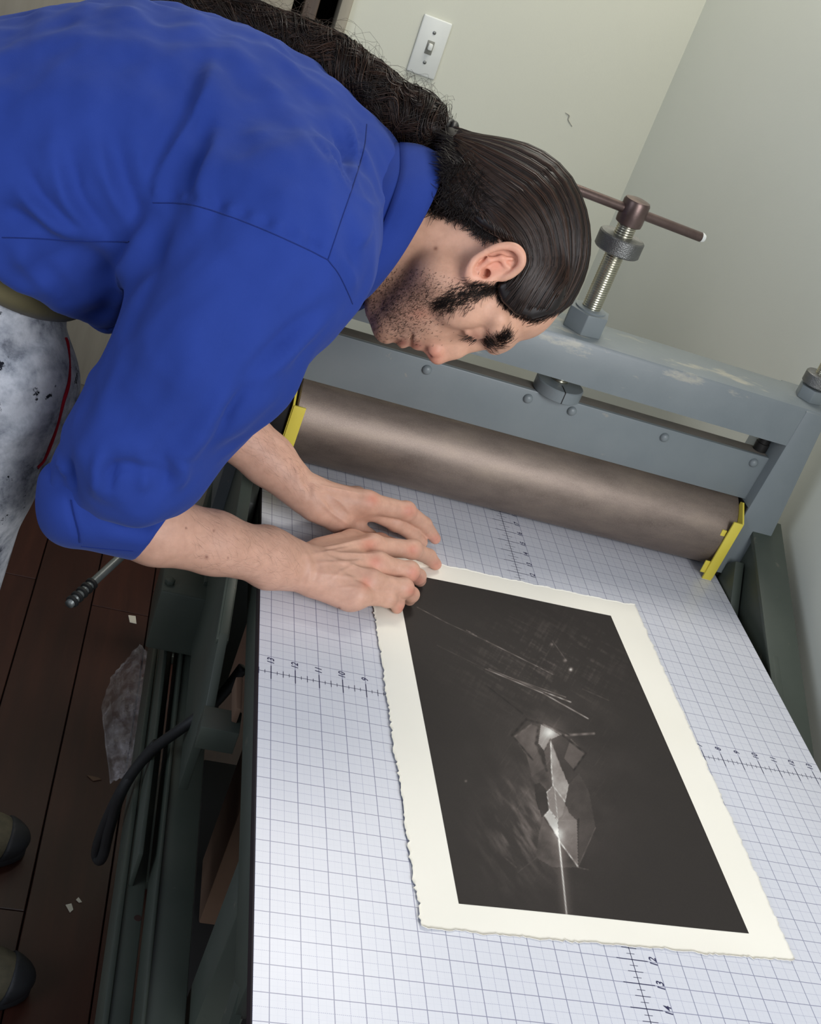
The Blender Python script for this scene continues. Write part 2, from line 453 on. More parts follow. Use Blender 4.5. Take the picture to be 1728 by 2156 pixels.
box('bearing_block', -14.0 * IN, -13.1 * IN, 16.3 * IN, 19.2 * IN, zb(0.6), zb(4.8), MP_DARK, press, 0.002)
box('bearing_block', 13.05 * IN, 13.6 * IN, 16.7 * IN, 19.2 * IN, zb(0.1), zb(4.8), MP_DARK, press, 0.002)

# pressure screws
def thread(name, base, r, h, pitch, parent, mat):
    """a real helical thread: radius waves up the shaft"""
    n = 40; m = int(h / pitch * 8)
    V = []; Fc = []
    for i in range(m + 1):
        z = h * i / m
        for k in range(n):
            a = 2 * math.pi * k / n
            ph = (z / pitch - k / n) % 1.0
            rr = r * (1 - 0.065 * (1 - abs(2 * ph - 1)))
            V.append((base[0] + rr * math.cos(a), base[1] + rr * math.sin(a), base[2] + z))
    for i in range(m):
        for k in range(n):
            k2 = (k + 1) % n
            Fc.append((i * n + k, i * n + k2, (i + 1) * n + k2, (i + 1) * n + k))
    return mesh(name, V, Fc, mat, parent, True)
def hexnut(name, c, r, h, rot, parent, mat):
    bm = bmesh.new()
    A = [bm.verts.new((c[0] + r * math.cos(rot + i * math.pi / 3), c[1] + r * math.sin(rot + i * math.pi / 3), c[2])) for i in range(6)]
    B = [bm.verts.new((v.co.x, v.co.y, c[2] + h)) for v in A]
    bm.faces.new(A[::-1]); bm.faces.new(B)
    for i in range(6): bm.faces.new((A[i], A[(i + 1) % 6], B[(i + 1) % 6], B[i]))
    bmesh.ops.bevel(bm, geom=list(bm.edges), offset=0.0012, segments=2, affect='EDGES', profile=0.5)
    return from_bm(name, bm, mat, parent, True, 35)
SX, SY = 0.20 * IN, 18.3 * IN
zt = zb(11.40)
scr = thread('pressure_screw', (SX, SY, zb(6.4)), 0.0128, zb(17.2) - zb(6.4), 0.0031, press, M_BRIGHT)
hexnut('hex_nut', (SX, SY, zt), 0.0295, 0.0285, math.radians(12), press, MP_GREY)
lathe('nut_washer', (SX, SY, zt + 0.0285), (0, 0, 1), [(0.021, 0), (0.021, 0.002), (0.019, 0.003)], MP_GREY, press, 32)
zk = zb(15.75)
lathe('knurled_collar', (SX, SY, zk), (0, 0, 1), [(0.0285, 0), (0.0302, 0.0018), (0.0302, 0.0200), (0.0285, 0.0218), (0.0150, 0.0218)], M_KNURL, scr, 48)
zc = zb(17.15)
lathe('handle_boss', (SX, SY, zc), (0, 0, 1), [(0.0135, 0), (0.0170, 0.002), (0.0175, 0.006), (0.0175, 0.030), (0.0160, 0.033), (0.0100, 0.0345)], M_BROWNST, scr, 36)
hd = Vector((0.97, 0.10, -0.05)).normalized()
hc = Vector((SX, SY, zc + 0.0185))
lathe('tommy_bar', hc - hd * 0.135, hd, [(0.0040, 0), (0.0062, 0.002), (0.0062, 0.238), (0.0060, 0.2385)], M_BROWNST, scr, 20)
lathe('bar_tip', hc - hd * 0.135 + hd * 0.2382, hd, [(0.0064, 0), (0.0064, 0.002), (0.0048, 0.0055), (0.002, 0.007)], M_WHITEP, scr, 16)
# split clamp collar between channel and crossbeam
cl = lathe('clamp_collar', (SX, SY - 0.3 * IN, zb(7.72)), (0, 0, 1), [(0.0325, 0), (0.0335, 0.001), (0.0335, 0.0155), (0.0322, 0.0168), (0.0135, 0.0168)], MP_GREY, press, 40)
box('clamp_slot', SX - 0.0006, SX + 0.0006, SY - 0.3 * IN - 0.0338, SY - 0.3 * IN - 0.012, zb(7.72) + 0.0005, zb(7.72) + 0.0172, MP_DARK, cl, 0.0)
for s in (1, -1):
    ax = s * 14.05 * IN
    t2 = thread('end_screw', (ax, SY, zb(6.9)), 0.0085, zb(14.4 if s > 0 else 12.7) - zb(6.9), 0.0024, press, M_BRIGHT)
    hexnut('hex_nut', (ax, SY, zt), 0.0205, 0.0185, math.radians(12), press, MP_GREY)
    lathe('knurled_collar', (ax, SY, zt + 0.0210), (0, 0, 1), [(0.0185, 0), (0.0205, 0.0018), (0.0205, 0.0160), (0.0190, 0.0180), (0.0100, 0.0180)], M_KNURL, t2, 40)
    lathe('screw_head', (ax, SY, zb(14.0 if s > 0 else 12.4)), (0, 0, 1), [(0.0070, 0), (0.0100, 0.004), (0.0105, 0.020), (0.0075, 0.028), (0.0060, 0.033), (0.0090, 0.036), (0.0105, 0.041), (0.0090, 0.047), (0.004, 0.050)], M_KNURL, t2, 28)
    lathe('spring_cup', (s * 12.9 * IN, SY, zb(7.72)), (0, 0, 1), [(0.010, 0), (0.010, 0.012), (0.0085, 0.0125), (0.0085, 0.028)], MP_DARK, press, 24)

# rails of the stand on the near left side of the press (parallel to the bed)
def rail(name, zc_, u0, u1, v, y0, y1, th, mat, parent=press):
    a = PZ(u0, v, zc_)[0]; b = PZ(u1, v, zc_)[0]
    return box(name, min(a, b), max(a, b), y0, y1, BZ + zc_ - th, BZ + zc_, mat, parent, 0.0015)
rail('stand_rail', -0.26, 332, 409, 1891, -0.55, 0.62, 0.006, MP_GREEN)
xa = PZ(332, 1891, -0.26)[0]
box('rail_lip', xa - 0.004, xa, -0.55, 0.62, BZ - 0.26 - 0.055, BZ - 0.2565, MP_GREEN, press, 0.001)
rail('stand_rail', -0.315, 262, 304, 1891, -0.55, 0.50, 0.006, MP_GREEN)
xa = PZ(262, 1891, -0.315)[0]
box('rail_lip', xa - 0.006, xa, -0.55, 0.50, BZ - 0.38, BZ - 0.312, MP_GREEN, press, 0.001)
box('rail_web', xa + 0.004, xa + 0.010, -0.55, 0.50, BZ - 0.38, BZ - 0.316, MP_DARK, press, 0.001)
pp_ = PZ(290, 1933, -0.315)
lathe('rail_hole', (pp_[0], pp_[1], BZ - 0.3149), (0, 0, 1), [(0.0042, 0), (0.0040, 0.0003)], mottled('rust_hole', rgb(44, 24, 18), rgb(54, 30, 22), 20, 0.8), press, 16)
# steel angle carrying the bed edge
sup = box('bed_support', -13.55 * IN, -13.15 * IN, -14.4 * IN, 16.0 * IN, zb(-0.52) - 0.042, zb(-0.52), MP_GREEN, press, 0.001)
box('bed_support', 13.15 * IN, 13.55 * IN, -14.4 * IN, 16.0 * IN, zb(-0.52) - 0.042, zb(-0.52), MP_GREEN, press, 0.001)
pa = PZ(512, 1960, -0.05); pb = PZ(430, 2200, -0.22)
def bar(name, a, b, w, t, mat, parent=press, up=(0, 1, 0)):
    a = Vector(a); b = Vector(b); d = (b - a).normalized()
    s_ = d.cross(Vector(up)).normalized(); n_ = s_.cross(d)
    bm = bmesh.new(); vs_ = []
    for p_ in (a, b):
        for i, j in ((-1, -1), (1, -1), (1, 1), (-1, 1)):
            vs_.append(bm.verts.new(p_ + s_ * (w / 2 * i) + n_ * (t / 2 * j)))
    for f in ((0, 1, 2, 3), (7, 6, 5, 4), (0, 4, 5, 1), (1, 5, 6, 2), (2, 6, 7, 3), (3, 7, 4, 0)): bm.faces.new([vs_[i] for i in f])
    return from_bm(name, bm, mat, parent)
bar('corner_brace', (-13.35 * IN, -13.2 * IN, BZ - 0.040), (-0.372, -0.52, BZ - 0.235), 0.030, 0.008, MP_GREEN, press, (1, 0, 0))
# gear cover, bearing box and flat bars half hidden behind the forearms
gx = PZ(400, 1215, -0.16)
gb = box('bearing_box', gx[0] - 0.035, gx[0] + 0.045, gx[1] - 0.05, gx[1] + 0.06, BZ - 0.25, BZ - 0.155, MP_GREEN, press, 0.003)
hexnut('box_bolt', (gx[0] - 0.026, gx[1] - 0.03, BZ - 0.155), 0.007, 0.006, 0.2, gb, MP_GREEN)
hexnut('box_bolt', (gx[0] - 0.026, gx[1] + 0.035, BZ - 0.155), 0.007, 0.006, 0.5, gb, MP_GREEN)
def yzplate(name, px, x0, x1, mat):
    """flat bar standing beside the bed: outline given by photo points on the plane x = x0"""
    out = []
    for (u, v) in px:
        r = CR.T @ np.array([(u - CPP[0]) / CF, (v - CPP[1]) / CF, 1.0]); p_ = CC + r * ((x0 - CC[0]) / r[0]); out.append((p_[1], p_[2]))
    return prism(name, out, 'x', x0, x1, mat, press, 0.001)
def zplate(name, px, z, th, mat):
    return prism(name, [tuple(PZ(u, v, z)[:2]) for u, v in px], 'z', BZ + z - th, BZ + z, mat, press, 0.001)
zplate('flat_bar', [(455, 985), (480, 985), (452, 1225), (430, 1225)], -0.150, 0.012, MP_GREEN)
zplate('flat_bar', [(484, 960), (506, 960), (494, 1205), (474, 1210)], -0.120, 0.012, MP_GREEN)
zplate('flat_bar', [(507, 985), (532, 985), (520, 1070), (498, 1150), (470, 1330), (462, 1330), (488, 1110)], -0.090, 0.010, MP_GREEN)
zplate('brace_bar', [(478, 1250), (492, 1255), (472, 1360), (460, 1440), (440, 1500), (426, 1495), (444, 1430), (458, 1350)], -0.135, 0.010, MP_GREEN)
zplate('bracket', [(431, 1484), (510, 1500), (504, 1545), (424, 1530)], -0.080, 0.03, MP_GREEN)
p0 = PZ(500, 1500, -0.07); p1 = PZ(510, 1560, -0.07)
box('mounting_plate', -0.352, -0.300, 0.60, 0.605, BZ - 0.42, BZ - 0.04, MP_GREEN, press, 0.001)
zplate('wood_packing', [(497, 1425), (512, 1425), (508, 1494), (497, 1490)], -0.06, 0.02, M_PLYTAN)
box('underbed_shade_sheet', -11.5 * IN, 11.5 * IN, -0.45, 16.6 * IN, BZ - 0.535, BZ - 0.52, mottled('underbed_shade_black', rgb(16, 15, 15), rgb(24, 23, 22), 8, 0.8), press, 0.001)  # added black sheet: stands in for the dark under the bed, carries the box
# gate panel under the bed behind the rails
box('side_sheet', -0.405, -0.400, -0.02, 0.58, BZ - 0.40, BZ - 0.262, MP_GREEN, press, 0.001)

# steel lever lying along the frame
lp0 = PZ(145, 1273, -0.16); lp1 = PZ(300, 1130, -0.13); lp2 = PZ(408, 1030, -0.10); lp3 = PZ(436, 1003, -0.09); lp4 = PZ(456, 968, -0.08)
lev = empty('lever_rod', lp0); tag(lev, 'thin grey steel lever rod with a notched black grip pointing at the floor', 'lever')
tube('rod', [lp0, lp1, lp2, lp3, lp4], 0.0055, mottled('grey_rod_steel', rgb(116, 122, 122), rgb(138, 142, 140), 30, 0.4, 0.6), lev, 12, 6)
gd = (lp1 - lp0) / np.linalg.norm(lp1 - lp0)
for k in range(5):
    c_ = lp0 + gd * (0.004 + 0.0095 * k)
    lathe('grip_ring', Vector(c_), gd, [(0.0055, 0), (0.0078, 0.0012), (0.0080, 0.0045), (0.0055, 0.0062)], M_BLACK, lev, 16)

# ================================================================ the bed with its printed grid
bed = empty('press_bed', (0, 0, zb(-0.52)))
tag(bed, 'flat press bed covered with a white inch grid sheet and rulers', 'press bed')
box('bed_plate', -13.56 * IN, 13.56 * IN, -22 * IN, 36 * IN, zb(-0.52), zb(-0.035), mottled('bed_edge_dark', rgb(38, 30, 34), rgb(48, 40, 42), 12, 0.5), bed, 0.0012)
def m_grid():
    t = NT('printed_inch_grid'); v = t.coord()
    sep = t.n('ShaderNodeSeparateXYZ'); t.L.new(v, sep.inputs[0])
    X = t.math('DIVIDE', sep.outputs[0], IN); Y = t.math('DIVIDE', sep.outputs[1], IN)
    def line(c, per, w):
        f = t.math('ABSOLUTE', t.math('SUBTRACT', t.math('FRACT', t.math('ADD', t.math('DIVIDE', c, per), 0.5)), 0.5))
        return t.math('LESS_THAN', t.math('MULTIPLY', f, per), w)
    def dash(c, per):
        return t.math('LESS_THAN', t.math('FRACT', t.math('DIVIDE', c, per)), 0.6)
    major = t.math('MAXIMUM', line(X, 1, 0.016), line(Y, 1, 0.016))
    half = t.math('MAXIMUM', t.math('MULTIPLY', line(t.math('ADD', X, 0.5), 1, 0.012), dash(Y, 0.0625)), t.math('MULTIPLY', line(t.math('ADD', Y, 0.5), 1, 0.012), dash(X, 0.0625)))
    eig = t.math('MULTIPLY', t.math('MAXIMUM', line(X, 0.25, 0.008), line(Y, 0.25, 0.008)), 1.0)
    base = t.ramp(t.noise(2.2, 4, .5, v), [(0.3, rgb(207, 209, 217)), (0.7, rgb(213, 214, 221))])
    # a few ochre stains near the far left edge of the sheet
    st = t.ramp(t.noise(7.0, 5, .65, v), [(0.72, (0, 0, 0, 1)), (0.80, (1, 1, 1, 1))])
    base = t.mix(t.math('MULTIPLY', st, 0.30), base, rgb(206, 198, 160))
    c = t.mix(t.math('MULTIPLY', eig, 0.12), base, rgb(150, 152, 176))
    c = t.mix(t.math('MULTIPLY', half, 0.55), c, rgb(122, 124, 160))
    c = t.mix(t.math('MULTIPLY', major, 0.72), c, rgb(88, 90, 128))
    t.col(c)
    r = t.math('ADD', t.math('MULTIPLY', t.noise(5, 4, .6, v), 0.12), 0.27)
    return t.p(rough=r, spec=0.5)
sheet = box('grid_sheet', -13.5 * IN, 13.5 * IN, -22 * IN, 36 * IN, zb(-0.035), zb(0), m_grid(), bed, 0.0)
M_INK = mottled('ruler_ink', rgb(34, 34, 72), rgb(44, 44, 84), 40, 0.5)
ZI = zb(0) + 0.00012
def quads(name, rects):
    V = []; Fc = []
    for (x0, x1, y0, y1) in rects:
        b = len(V); V += [(x0 * IN, y0 * IN, ZI), (x1 * IN, y0 * IN, ZI), (x1 * IN, y1 * IN, ZI), (x0 * IN, y1 * IN, ZI)]; Fc.append((b, b + 1, b + 2, b + 3))
    return mesh(name, V, Fc, M_INK, sheet)
rc = [(-13.5, 13.5, -0.012, 0.012)]
for q in range(-54, 55):
    xx = q / 4; h, w = (0.42, 0.02) if q % 4 == 0 else ((0.2, 0.014) if q % 2 == 0 else (0.11, 0.011))
    rc.append((xx - w, xx + w, -h, h))
quads('cross_ruler', rc)
rc = [(-0.012, 0.012, -20, 20)]
for q in range(-80, 81):
    yy = q / 4; h, w = (0.62, 0.02) if q % 4 == 0 else ((0.3, 0.014) if q % 2 == 0 else (0.16, 0.011))
    rc.append((-h, h, yy - w, yy + w))
quads('length_ruler', rc)
num_cache = {}
def numeral(n, cx, cy):
    if n not in num_cache:
        cu = bpy.data.curves.new('numeral', 'FONT'); cu.body = str(n); cu.size = 0.40 * IN; cu.shear = 0.22; cu.offset = 0.00016
        cu.align_x = 'CENTER'; cu.align_y = 'CENTER'; cu.space_character = 1.0
        tmp = bpy.data.objects.new('numeral_tmp', cu); COL.objects.link(tmp)
        dg = bpy.context.evaluated_depsgraph_get(); dg.update()
        me = bpy.data.meshes.new_from_object(tmp.evaluated_get(dg)); me.name = 'numeral'
        bpy.data.objects.remove(tmp, do_unlink=True)
        me.transform(Matrix.Rotation(math.pi / 2, 4, 'Z'))
        me.materials.clear(); me.materials.append(M_INK)
        num_cache[n] = me
    o = link('numeral', num_cache[n], None, sheet); o.location = (cx * IN, cy * IN, ZI + 0.00004)
for n in range(9, 14): numeral(n, -n, 0.70)
for n in range(7, 14): numeral(n, n, 0.72)
for n in range(11, 19): numeral(n, 0.86, n)
for n in range(12, 18): numeral(n, 0.86, -n)

# ================================================================ the print
corners = [np.array(c) for c in ((-7.90, -11.86), (7.10, -11.14), (6.63, 11.45), (-8.42, 10.80))]
img_c = [np.array(c) for c in ((-6.37, -10.62), (5.50, -10.08), (4.81, 9.86), (-6.93, 9.42))]
def bil(cs, s, t):
    s = np.asarray(s)[..., None]; t = np.asarray(t)[..., None]
    return cs[0] * (1 - s) * (1 - t) + cs[1] * s * (1 - t) + cs[2] * s * t + cs[3] * (1 - s) * t
prng = np.random.RandomState(3)
def smooth_noise(n, k, amp):
    a = prng.randn(n); ker = np.hanning(k * 2 + 1); ker /= ker.sum()
    return np.convolve(np.r_[a, a, a], ker, 'same')[n:2 * n] * amp
def paper_z(xy):
    """height of the sheet above the bed: it lies flat with lightly curled edges"""
    x, y = xy[..., 0], xy[..., 1]
    z = 0.0011 + 0.0004 * np.sin(x * 0.5 + y * 0.31)
    z = z + 0.0022 * np.clip((-9.9 - y) / 2.0, 0, 1) ** 2 * (0.5 + 0.5 * np.sin(x * 0.42 + 0.2)) + 0.0013 * np.clip((-6.6 - x) / 1.3, 0, 1) ** 2
    z = z + 0.0012 * np.clip((x - 5.6) / 1.3, 0, 1) ** 2 
    return z + BZ
def grid_faces(nx, ny, off=0, flip=False):
    i = np.arange(nx - 1)[None] + np.arange(ny - 1)[:, None] * nx + off
    i = i.ravel(); f = np.stack([i, i + 1, i + nx + 1, i + nx], 1)
    return f[:, ::-1] if flip else f
nx, ny = 121, 181
S, T = np.meshgrid(np.linspace(0, 1, nx), np.linspace(0, 1, ny))
xy = bil(corners, S, T)
# torn deckle edges
jb = smooth_noise(nx, 4, 0.05) + smooth_noise(nx, 1, 0.025); jt = smooth_noise(nx, 4, 0.05) + smooth_noise(nx, 1, 0.02)
jl = smooth_noise(ny, 4, 0.05) + smooth_noise(ny, 1, 0.03); jr = smooth_noise(ny, 4, 0.05) + smooth_noise(ny, 1, 0.02)
wgt = lambda d: np.clip(1 - d / 0.05, 0, 1) ** 2
xy[..., 1] += wgt(T) * jb[None] + wgt(1 - T) * jt[None]
xy[..., 0] += wgt(S) * jl[:, None] + wgt(1 - S) * jr[:, None]
ztop = paper_z(xy); thick = 0.0007
top = np.concatenate([xy * IN, ztop[..., None]], -1).reshape(-1, 3)
bot = top.copy(); bot[:, 2] -= thick
N_ = nx * ny
Fc = list(map(tuple, grid_faces(nx, ny))) + list(map(tuple, grid_faces(nx, ny, N_, True)))
bd = list(range(nx)) + [nx * (j + 1) - 1 for j in range(1, ny)] + [N_ - 1 - i for i in range(1, nx)] + [nx * j for j in range(ny - 2, 0, -1)]
for a, b in zip(bd, bd[1:] + bd[:1]): Fc.append((a, a + N_, b + N_, b)[::-1])
pr = empty('art_print', (0, 0, BZ + 0.001))
tag(pr, 'cream deckle-edged paper sheet carrying a dark brown mezzotint of a glowing crystal', 'art print')
def m_paper():
    t = NT('cotton_rag_paper'); v = t.coord()
    t.col(t.ramp(t.noise(6, 4, .5, v), [(0.3, rgb(238, 234, 221)), (0.7, rgb(243, 239, 227))])); t.bump(t.noise(500, 4, .6, v), 0.10, 0.0004)
    return t.p(rough=0.85, spec=0.2)
mesh('paper', np.vstack([top, bot]), Fc, m_paper(), pr, True)

# the printed picture: pigment per vertex on a thin ink layer
nx, ny = 300, 500
S, T = np.meshgrid(np.linspace(0, 1, nx), np.linspace(0, 1, ny))
xy = bil(img_c, S, T)
zz = paper_z(xy) + 0.00022
P3 = np.concatenate([xy * IN, zz[..., None]], -1).reshape(-1, 3)
q2, _ = project(P3)
U = (q2[:, 0] - 850) * 2.875; Vv = (q2[:, 1] - 1200) * 2.875      # drawing units
def vnoise(x, y, seed):
    r = np.random.RandomState(seed); G = r.rand(64, 64)
    xi = np.floor(x).astype(int); yi = np.floor(y).astype(int); fx = x - xi; fy = y - yi
    fx = fx * fx * (3 - 2 * fx); fy = fy * fy * (3 - 2 * fy)
    g = lambda a, b: G[a % 64, b % 64]
    return (g(xi, yi) * (1 - fx) + g(xi + 1, yi) * fx) * (1 - fy) + (g(xi, yi + 1) * (1 - fx) + g(xi + 1, yi + 1) * fx) * fy
def fbm(x, y, seed, o=4):
    s = 0; a = .5
    for k in range(o): s = s + a * vnoise(x * 2 ** k, y * 2 ** k, seed + k); a *= .5
    return s
g = np.full(len(U), 41.0)
halo = np.exp(-(((U - 880) / 420) ** 2 + ((Vv - 1250) / 620) ** 2))
g += halo * (14 + 34 * (fbm(U / 160 + Vv / 300, Vv / 120 - U / 200, 5) - 0.5))
up = np.exp(-(((U - 850) / 430) ** 2 + ((Vv - 560) / 240) ** 2))
ca_, cb2 = U * .87 + Vv * .5, -U * .5 + Vv * .87
tx = fbm(ca_ / 130 + 7, cb2 / 16 + 3, 11, 5) * 0.6 + 0.4 * fbm(cb2 / 90, ca_ / 12, 14, 4)
g += up * np.clip(tx - 0.47, 0, 1) * 150
lo = np.exp(-(((U - 720) / 210) ** 2 + ((Vv - 1560) / 280) ** 2))
g += lo * np.clip(fbm((U * .55 + Vv * .83) / 130, (-U * .83 + Vv * .55) / 30, 21, 5) - 0.42, 0, 1) * 150
def inside(poly):
    c = np.zeros(len(U), bool); n = len(poly)
    for i in range(n):
        x0, y0 = poly[i]; x1, y1 = poly[(i + 1) % n]
        if y0 == y1: continue
        cr = ((y0 > Vv) != (y1 > Vv)) & (U < (x1 - x0) * (Vv - y0) / (y1 - y0) + x0)
        c ^= cr
    return c
def segd(a, b):
    a = np.array(a, float); b = np.array(b, float); d = b - a
    t_ = np.clip(((U - a[0]) * d[0] + (Vv - a[1]) * d[1]) / (d @ d), 0, 1)
    return np.hypot(U - a[0] - t_ * d[0], Vv - a[1] - t_ * d[1]), t_
facets = [([(665, 1015), (770, 935), (815, 950), (800, 1050), (865, 1215), (775, 1250), (740, 1120)], 78, 20),
          ([(790, 1300), (830, 1285), (870, 1340), (872, 1460), (835, 1500), (800, 1400)], 46, 10),
          ([(775, 1250), (865, 1190), (890, 1200), (900, 1300), (870, 1340), (820, 1285)], 70, 24),
          ([(1010, 1020), (1100, 1110), (1030, 1210), (970, 1140)], 82, 16),
          ([(935, 1000), (1010, 1020), (970, 1140), (1040, 1230), (995, 1300), (950, 1190), (890, 1030)], 56, 10),
          ([(995, 1300), (1060, 1230), (1120, 1340), (1160, 1560), (1055, 1800), (1062, 1500), (1048, 1515), (1000, 1470), (975, 1405)], 62, 10),
          ([(820, 1580), (848, 1490), (940, 1640), (1055, 1800), (900, 1800), (800, 1740)], 66, 24),
          ([(930, 1515), (965, 1450), (975, 1410), (1000, 1470), (1048, 1518), (1055, 1795), (940, 1640)], 104, 22),
          ([(905, 1310), (975, 1402), (962, 1478), (930, 1515), (880, 1450), (865, 1345)], 122, 22),
          ([(848, 1490), (880, 1452), (930, 1520), (940, 1640)], 168, 20),
          ([(888, 1022), (950, 1190), (996, 1300), (975, 1402), (903, 1308), (893, 1200)], 140, 34),
          ([(885, 1025), (893, 1200), (900, 1300), (868, 1225), (850, 1095)], 74, 16),
          ([(830, 935), (880, 960), (945, 1000), (888, 1026), (850, 1095), (815, 1050)], 128, 24)]
for po, val, var in facets:
    m_ = inside(po); g[m_] = val + var * 2 * (fbm(U[m_] / 60, Vv[m_] / 60, 31) - 0.45)
for a, b, w, val in [((888, 1022), (893, 1200), 4, 225), ((893, 1200), (902, 1305), 4, 215), ((902, 1305), (975, 1402), 4, 200), ((975, 1402), (996, 1300), 3, 190), ((902, 1308), (866, 1345), 4, 200), ((866, 1345), (880, 1452), 3, 190), ((880, 1452), (932, 1516), 4, 200), ((912, 1320), (932, 1516), 3, 190), ((932, 1516), (1048, 1518), 3, 120), ((848, 1490), (882, 1452), 4, 210), ((940, 1640), (1055, 1798), 4, 205), ((1055, 1798), (1160, 1560), 3, 92), ((980, 1000), (1150, 990), 9, 116), ((665, 1012), (770, 935), 6, 96), ((1030, 1210), (1100, 1110), 7, 30), ((850, 1095), (888, 1022), 5, 50), ((888, 1028), (950, 1190), 3, 60),
                     ((835, 930), (960, 1000), 5, 100), ((960, 1000), (1100, 1110), 8, 30), ((860, 930), (1000, 1000), 4, 32), ((815, 950), (800, 1050), 10, 32), ((800, 1050), (865, 1215), 9, 46), ((665, 1012), (780, 1150), 6, 36), ((740, 905), (655, 1000), 9, 30), ((740, 905), (835, 930), 8, 34), ((848, 1492), (940, 1640), 5, 38),
                     ((495, 600), (840, 745), 4, 150), ((515, 598), (860, 742), 3, 120), ((840, 745), (1115, 900), 4, 165), ((860, 742), (1010, 800), 4, 175), ((880, 770), (1080, 880), 3, 130), ((640, 650), (980, 770), 3, 120), ((200, 455), (495, 600), 2.5, 70),
                     ((80, 225), (260, 320), 2.5, 110), ((260, 320), (500, 430), 2.5, 95), ((500, 430), (810, 585), 3, 130), ((810, 585), (900, 632), 3, 120), ((380, 365), (440, 400), 3, 120), ((640, 280), (900, 400), 2, 62), ((1080, 720), (1240, 790), 3, 76), ((900, 430), (985, 550), 3, 90), ((830, 570), (900, 450), 4, 60), ((610, 1740), (680, 1800), 4, 72), ((690, 1830), (800, 1745), 4, 70), ((1050, 1800), (1115, 1815), 3, 88), ((500, 700), (720, 870), 5, 30), ((560, 740), (720, 830), 3, 54)]:
    d_, t_ = segd(a, b)
    k_ = np.clip(1.25 - d_ / w, 0, 1) * (0.72 + 0.28 * np.sin(t_ * 17 + w))
    g = g * (1 - k_) + val * k_
for cx_, cy_, sg, am in [(935, 1592, 22, 62), (935, 1592, 75, 26), (878, 985, 22, 62), (878, 985, 70, 30), (1010, 603, 7, 150), (895, 450, 6, 60), (375, 1278, 5, 60), (975, 548, 7, 70)]:
    g += am * np.exp(-((U - cx_) ** 2 + (Vv - cy_) ** 2) / (2 * sg * sg))
d_, t_ = segd((938, 1630), (985, 2085))
g += (150 * np.exp(-(d_ / 4.5) ** 2) + 34 * np.exp(-(d_ / 32) ** 2)) * (1 - 0.25 * t_)
d_, t_ = segd((905, 1300), (1130, 2300))
rs = fbm(U / 9 + Vv / 14, Vv / 90, 51, 3)
g += np.clip(rs - 0.62, 0, 1) * 90 * halo
g += 5 * (vnoise(U / 3, Vv / 3, 77) - 0.5)
g = np.clip(g, 18, 242) / 255.0
gl = np.where(g <= 0.04045, g / 12.92, ((g + 0.055) / 1.055) ** 2.4)
tint = np.stack([gl * 1.12, gl * 0.92, gl * 0.82, np.ones_like(gl)], 1)
hi = np.clip((g - 0.35) / 0.4, 0, 1)[:, None]
tint[:, :3] = tint[:, :3] * (1 - hi) + np.stack([gl, gl * 0.97, gl * 0.90], 1) * hi
me = bpy.data.meshes.new('printed_image')
Fq = grid_faces(nx, ny)
me.from_pydata(P3.tolist(), [], Fq.tolist()); me.update()
at_ = me.color_attributes.new('ink', 'FLOAT_COLOR', 'POINT'); at_.data.foreach_set('color', tint.astype(np.float32).ravel())
t = NT('mezzotint_ink'); a_ = t.n('ShaderNodeAttribute', attribute_name='ink'); t.col(a_.outputs['Color']); t.p(rough=0.62, spec=0.25)
link('printed_image', me, t.m, pr, True)

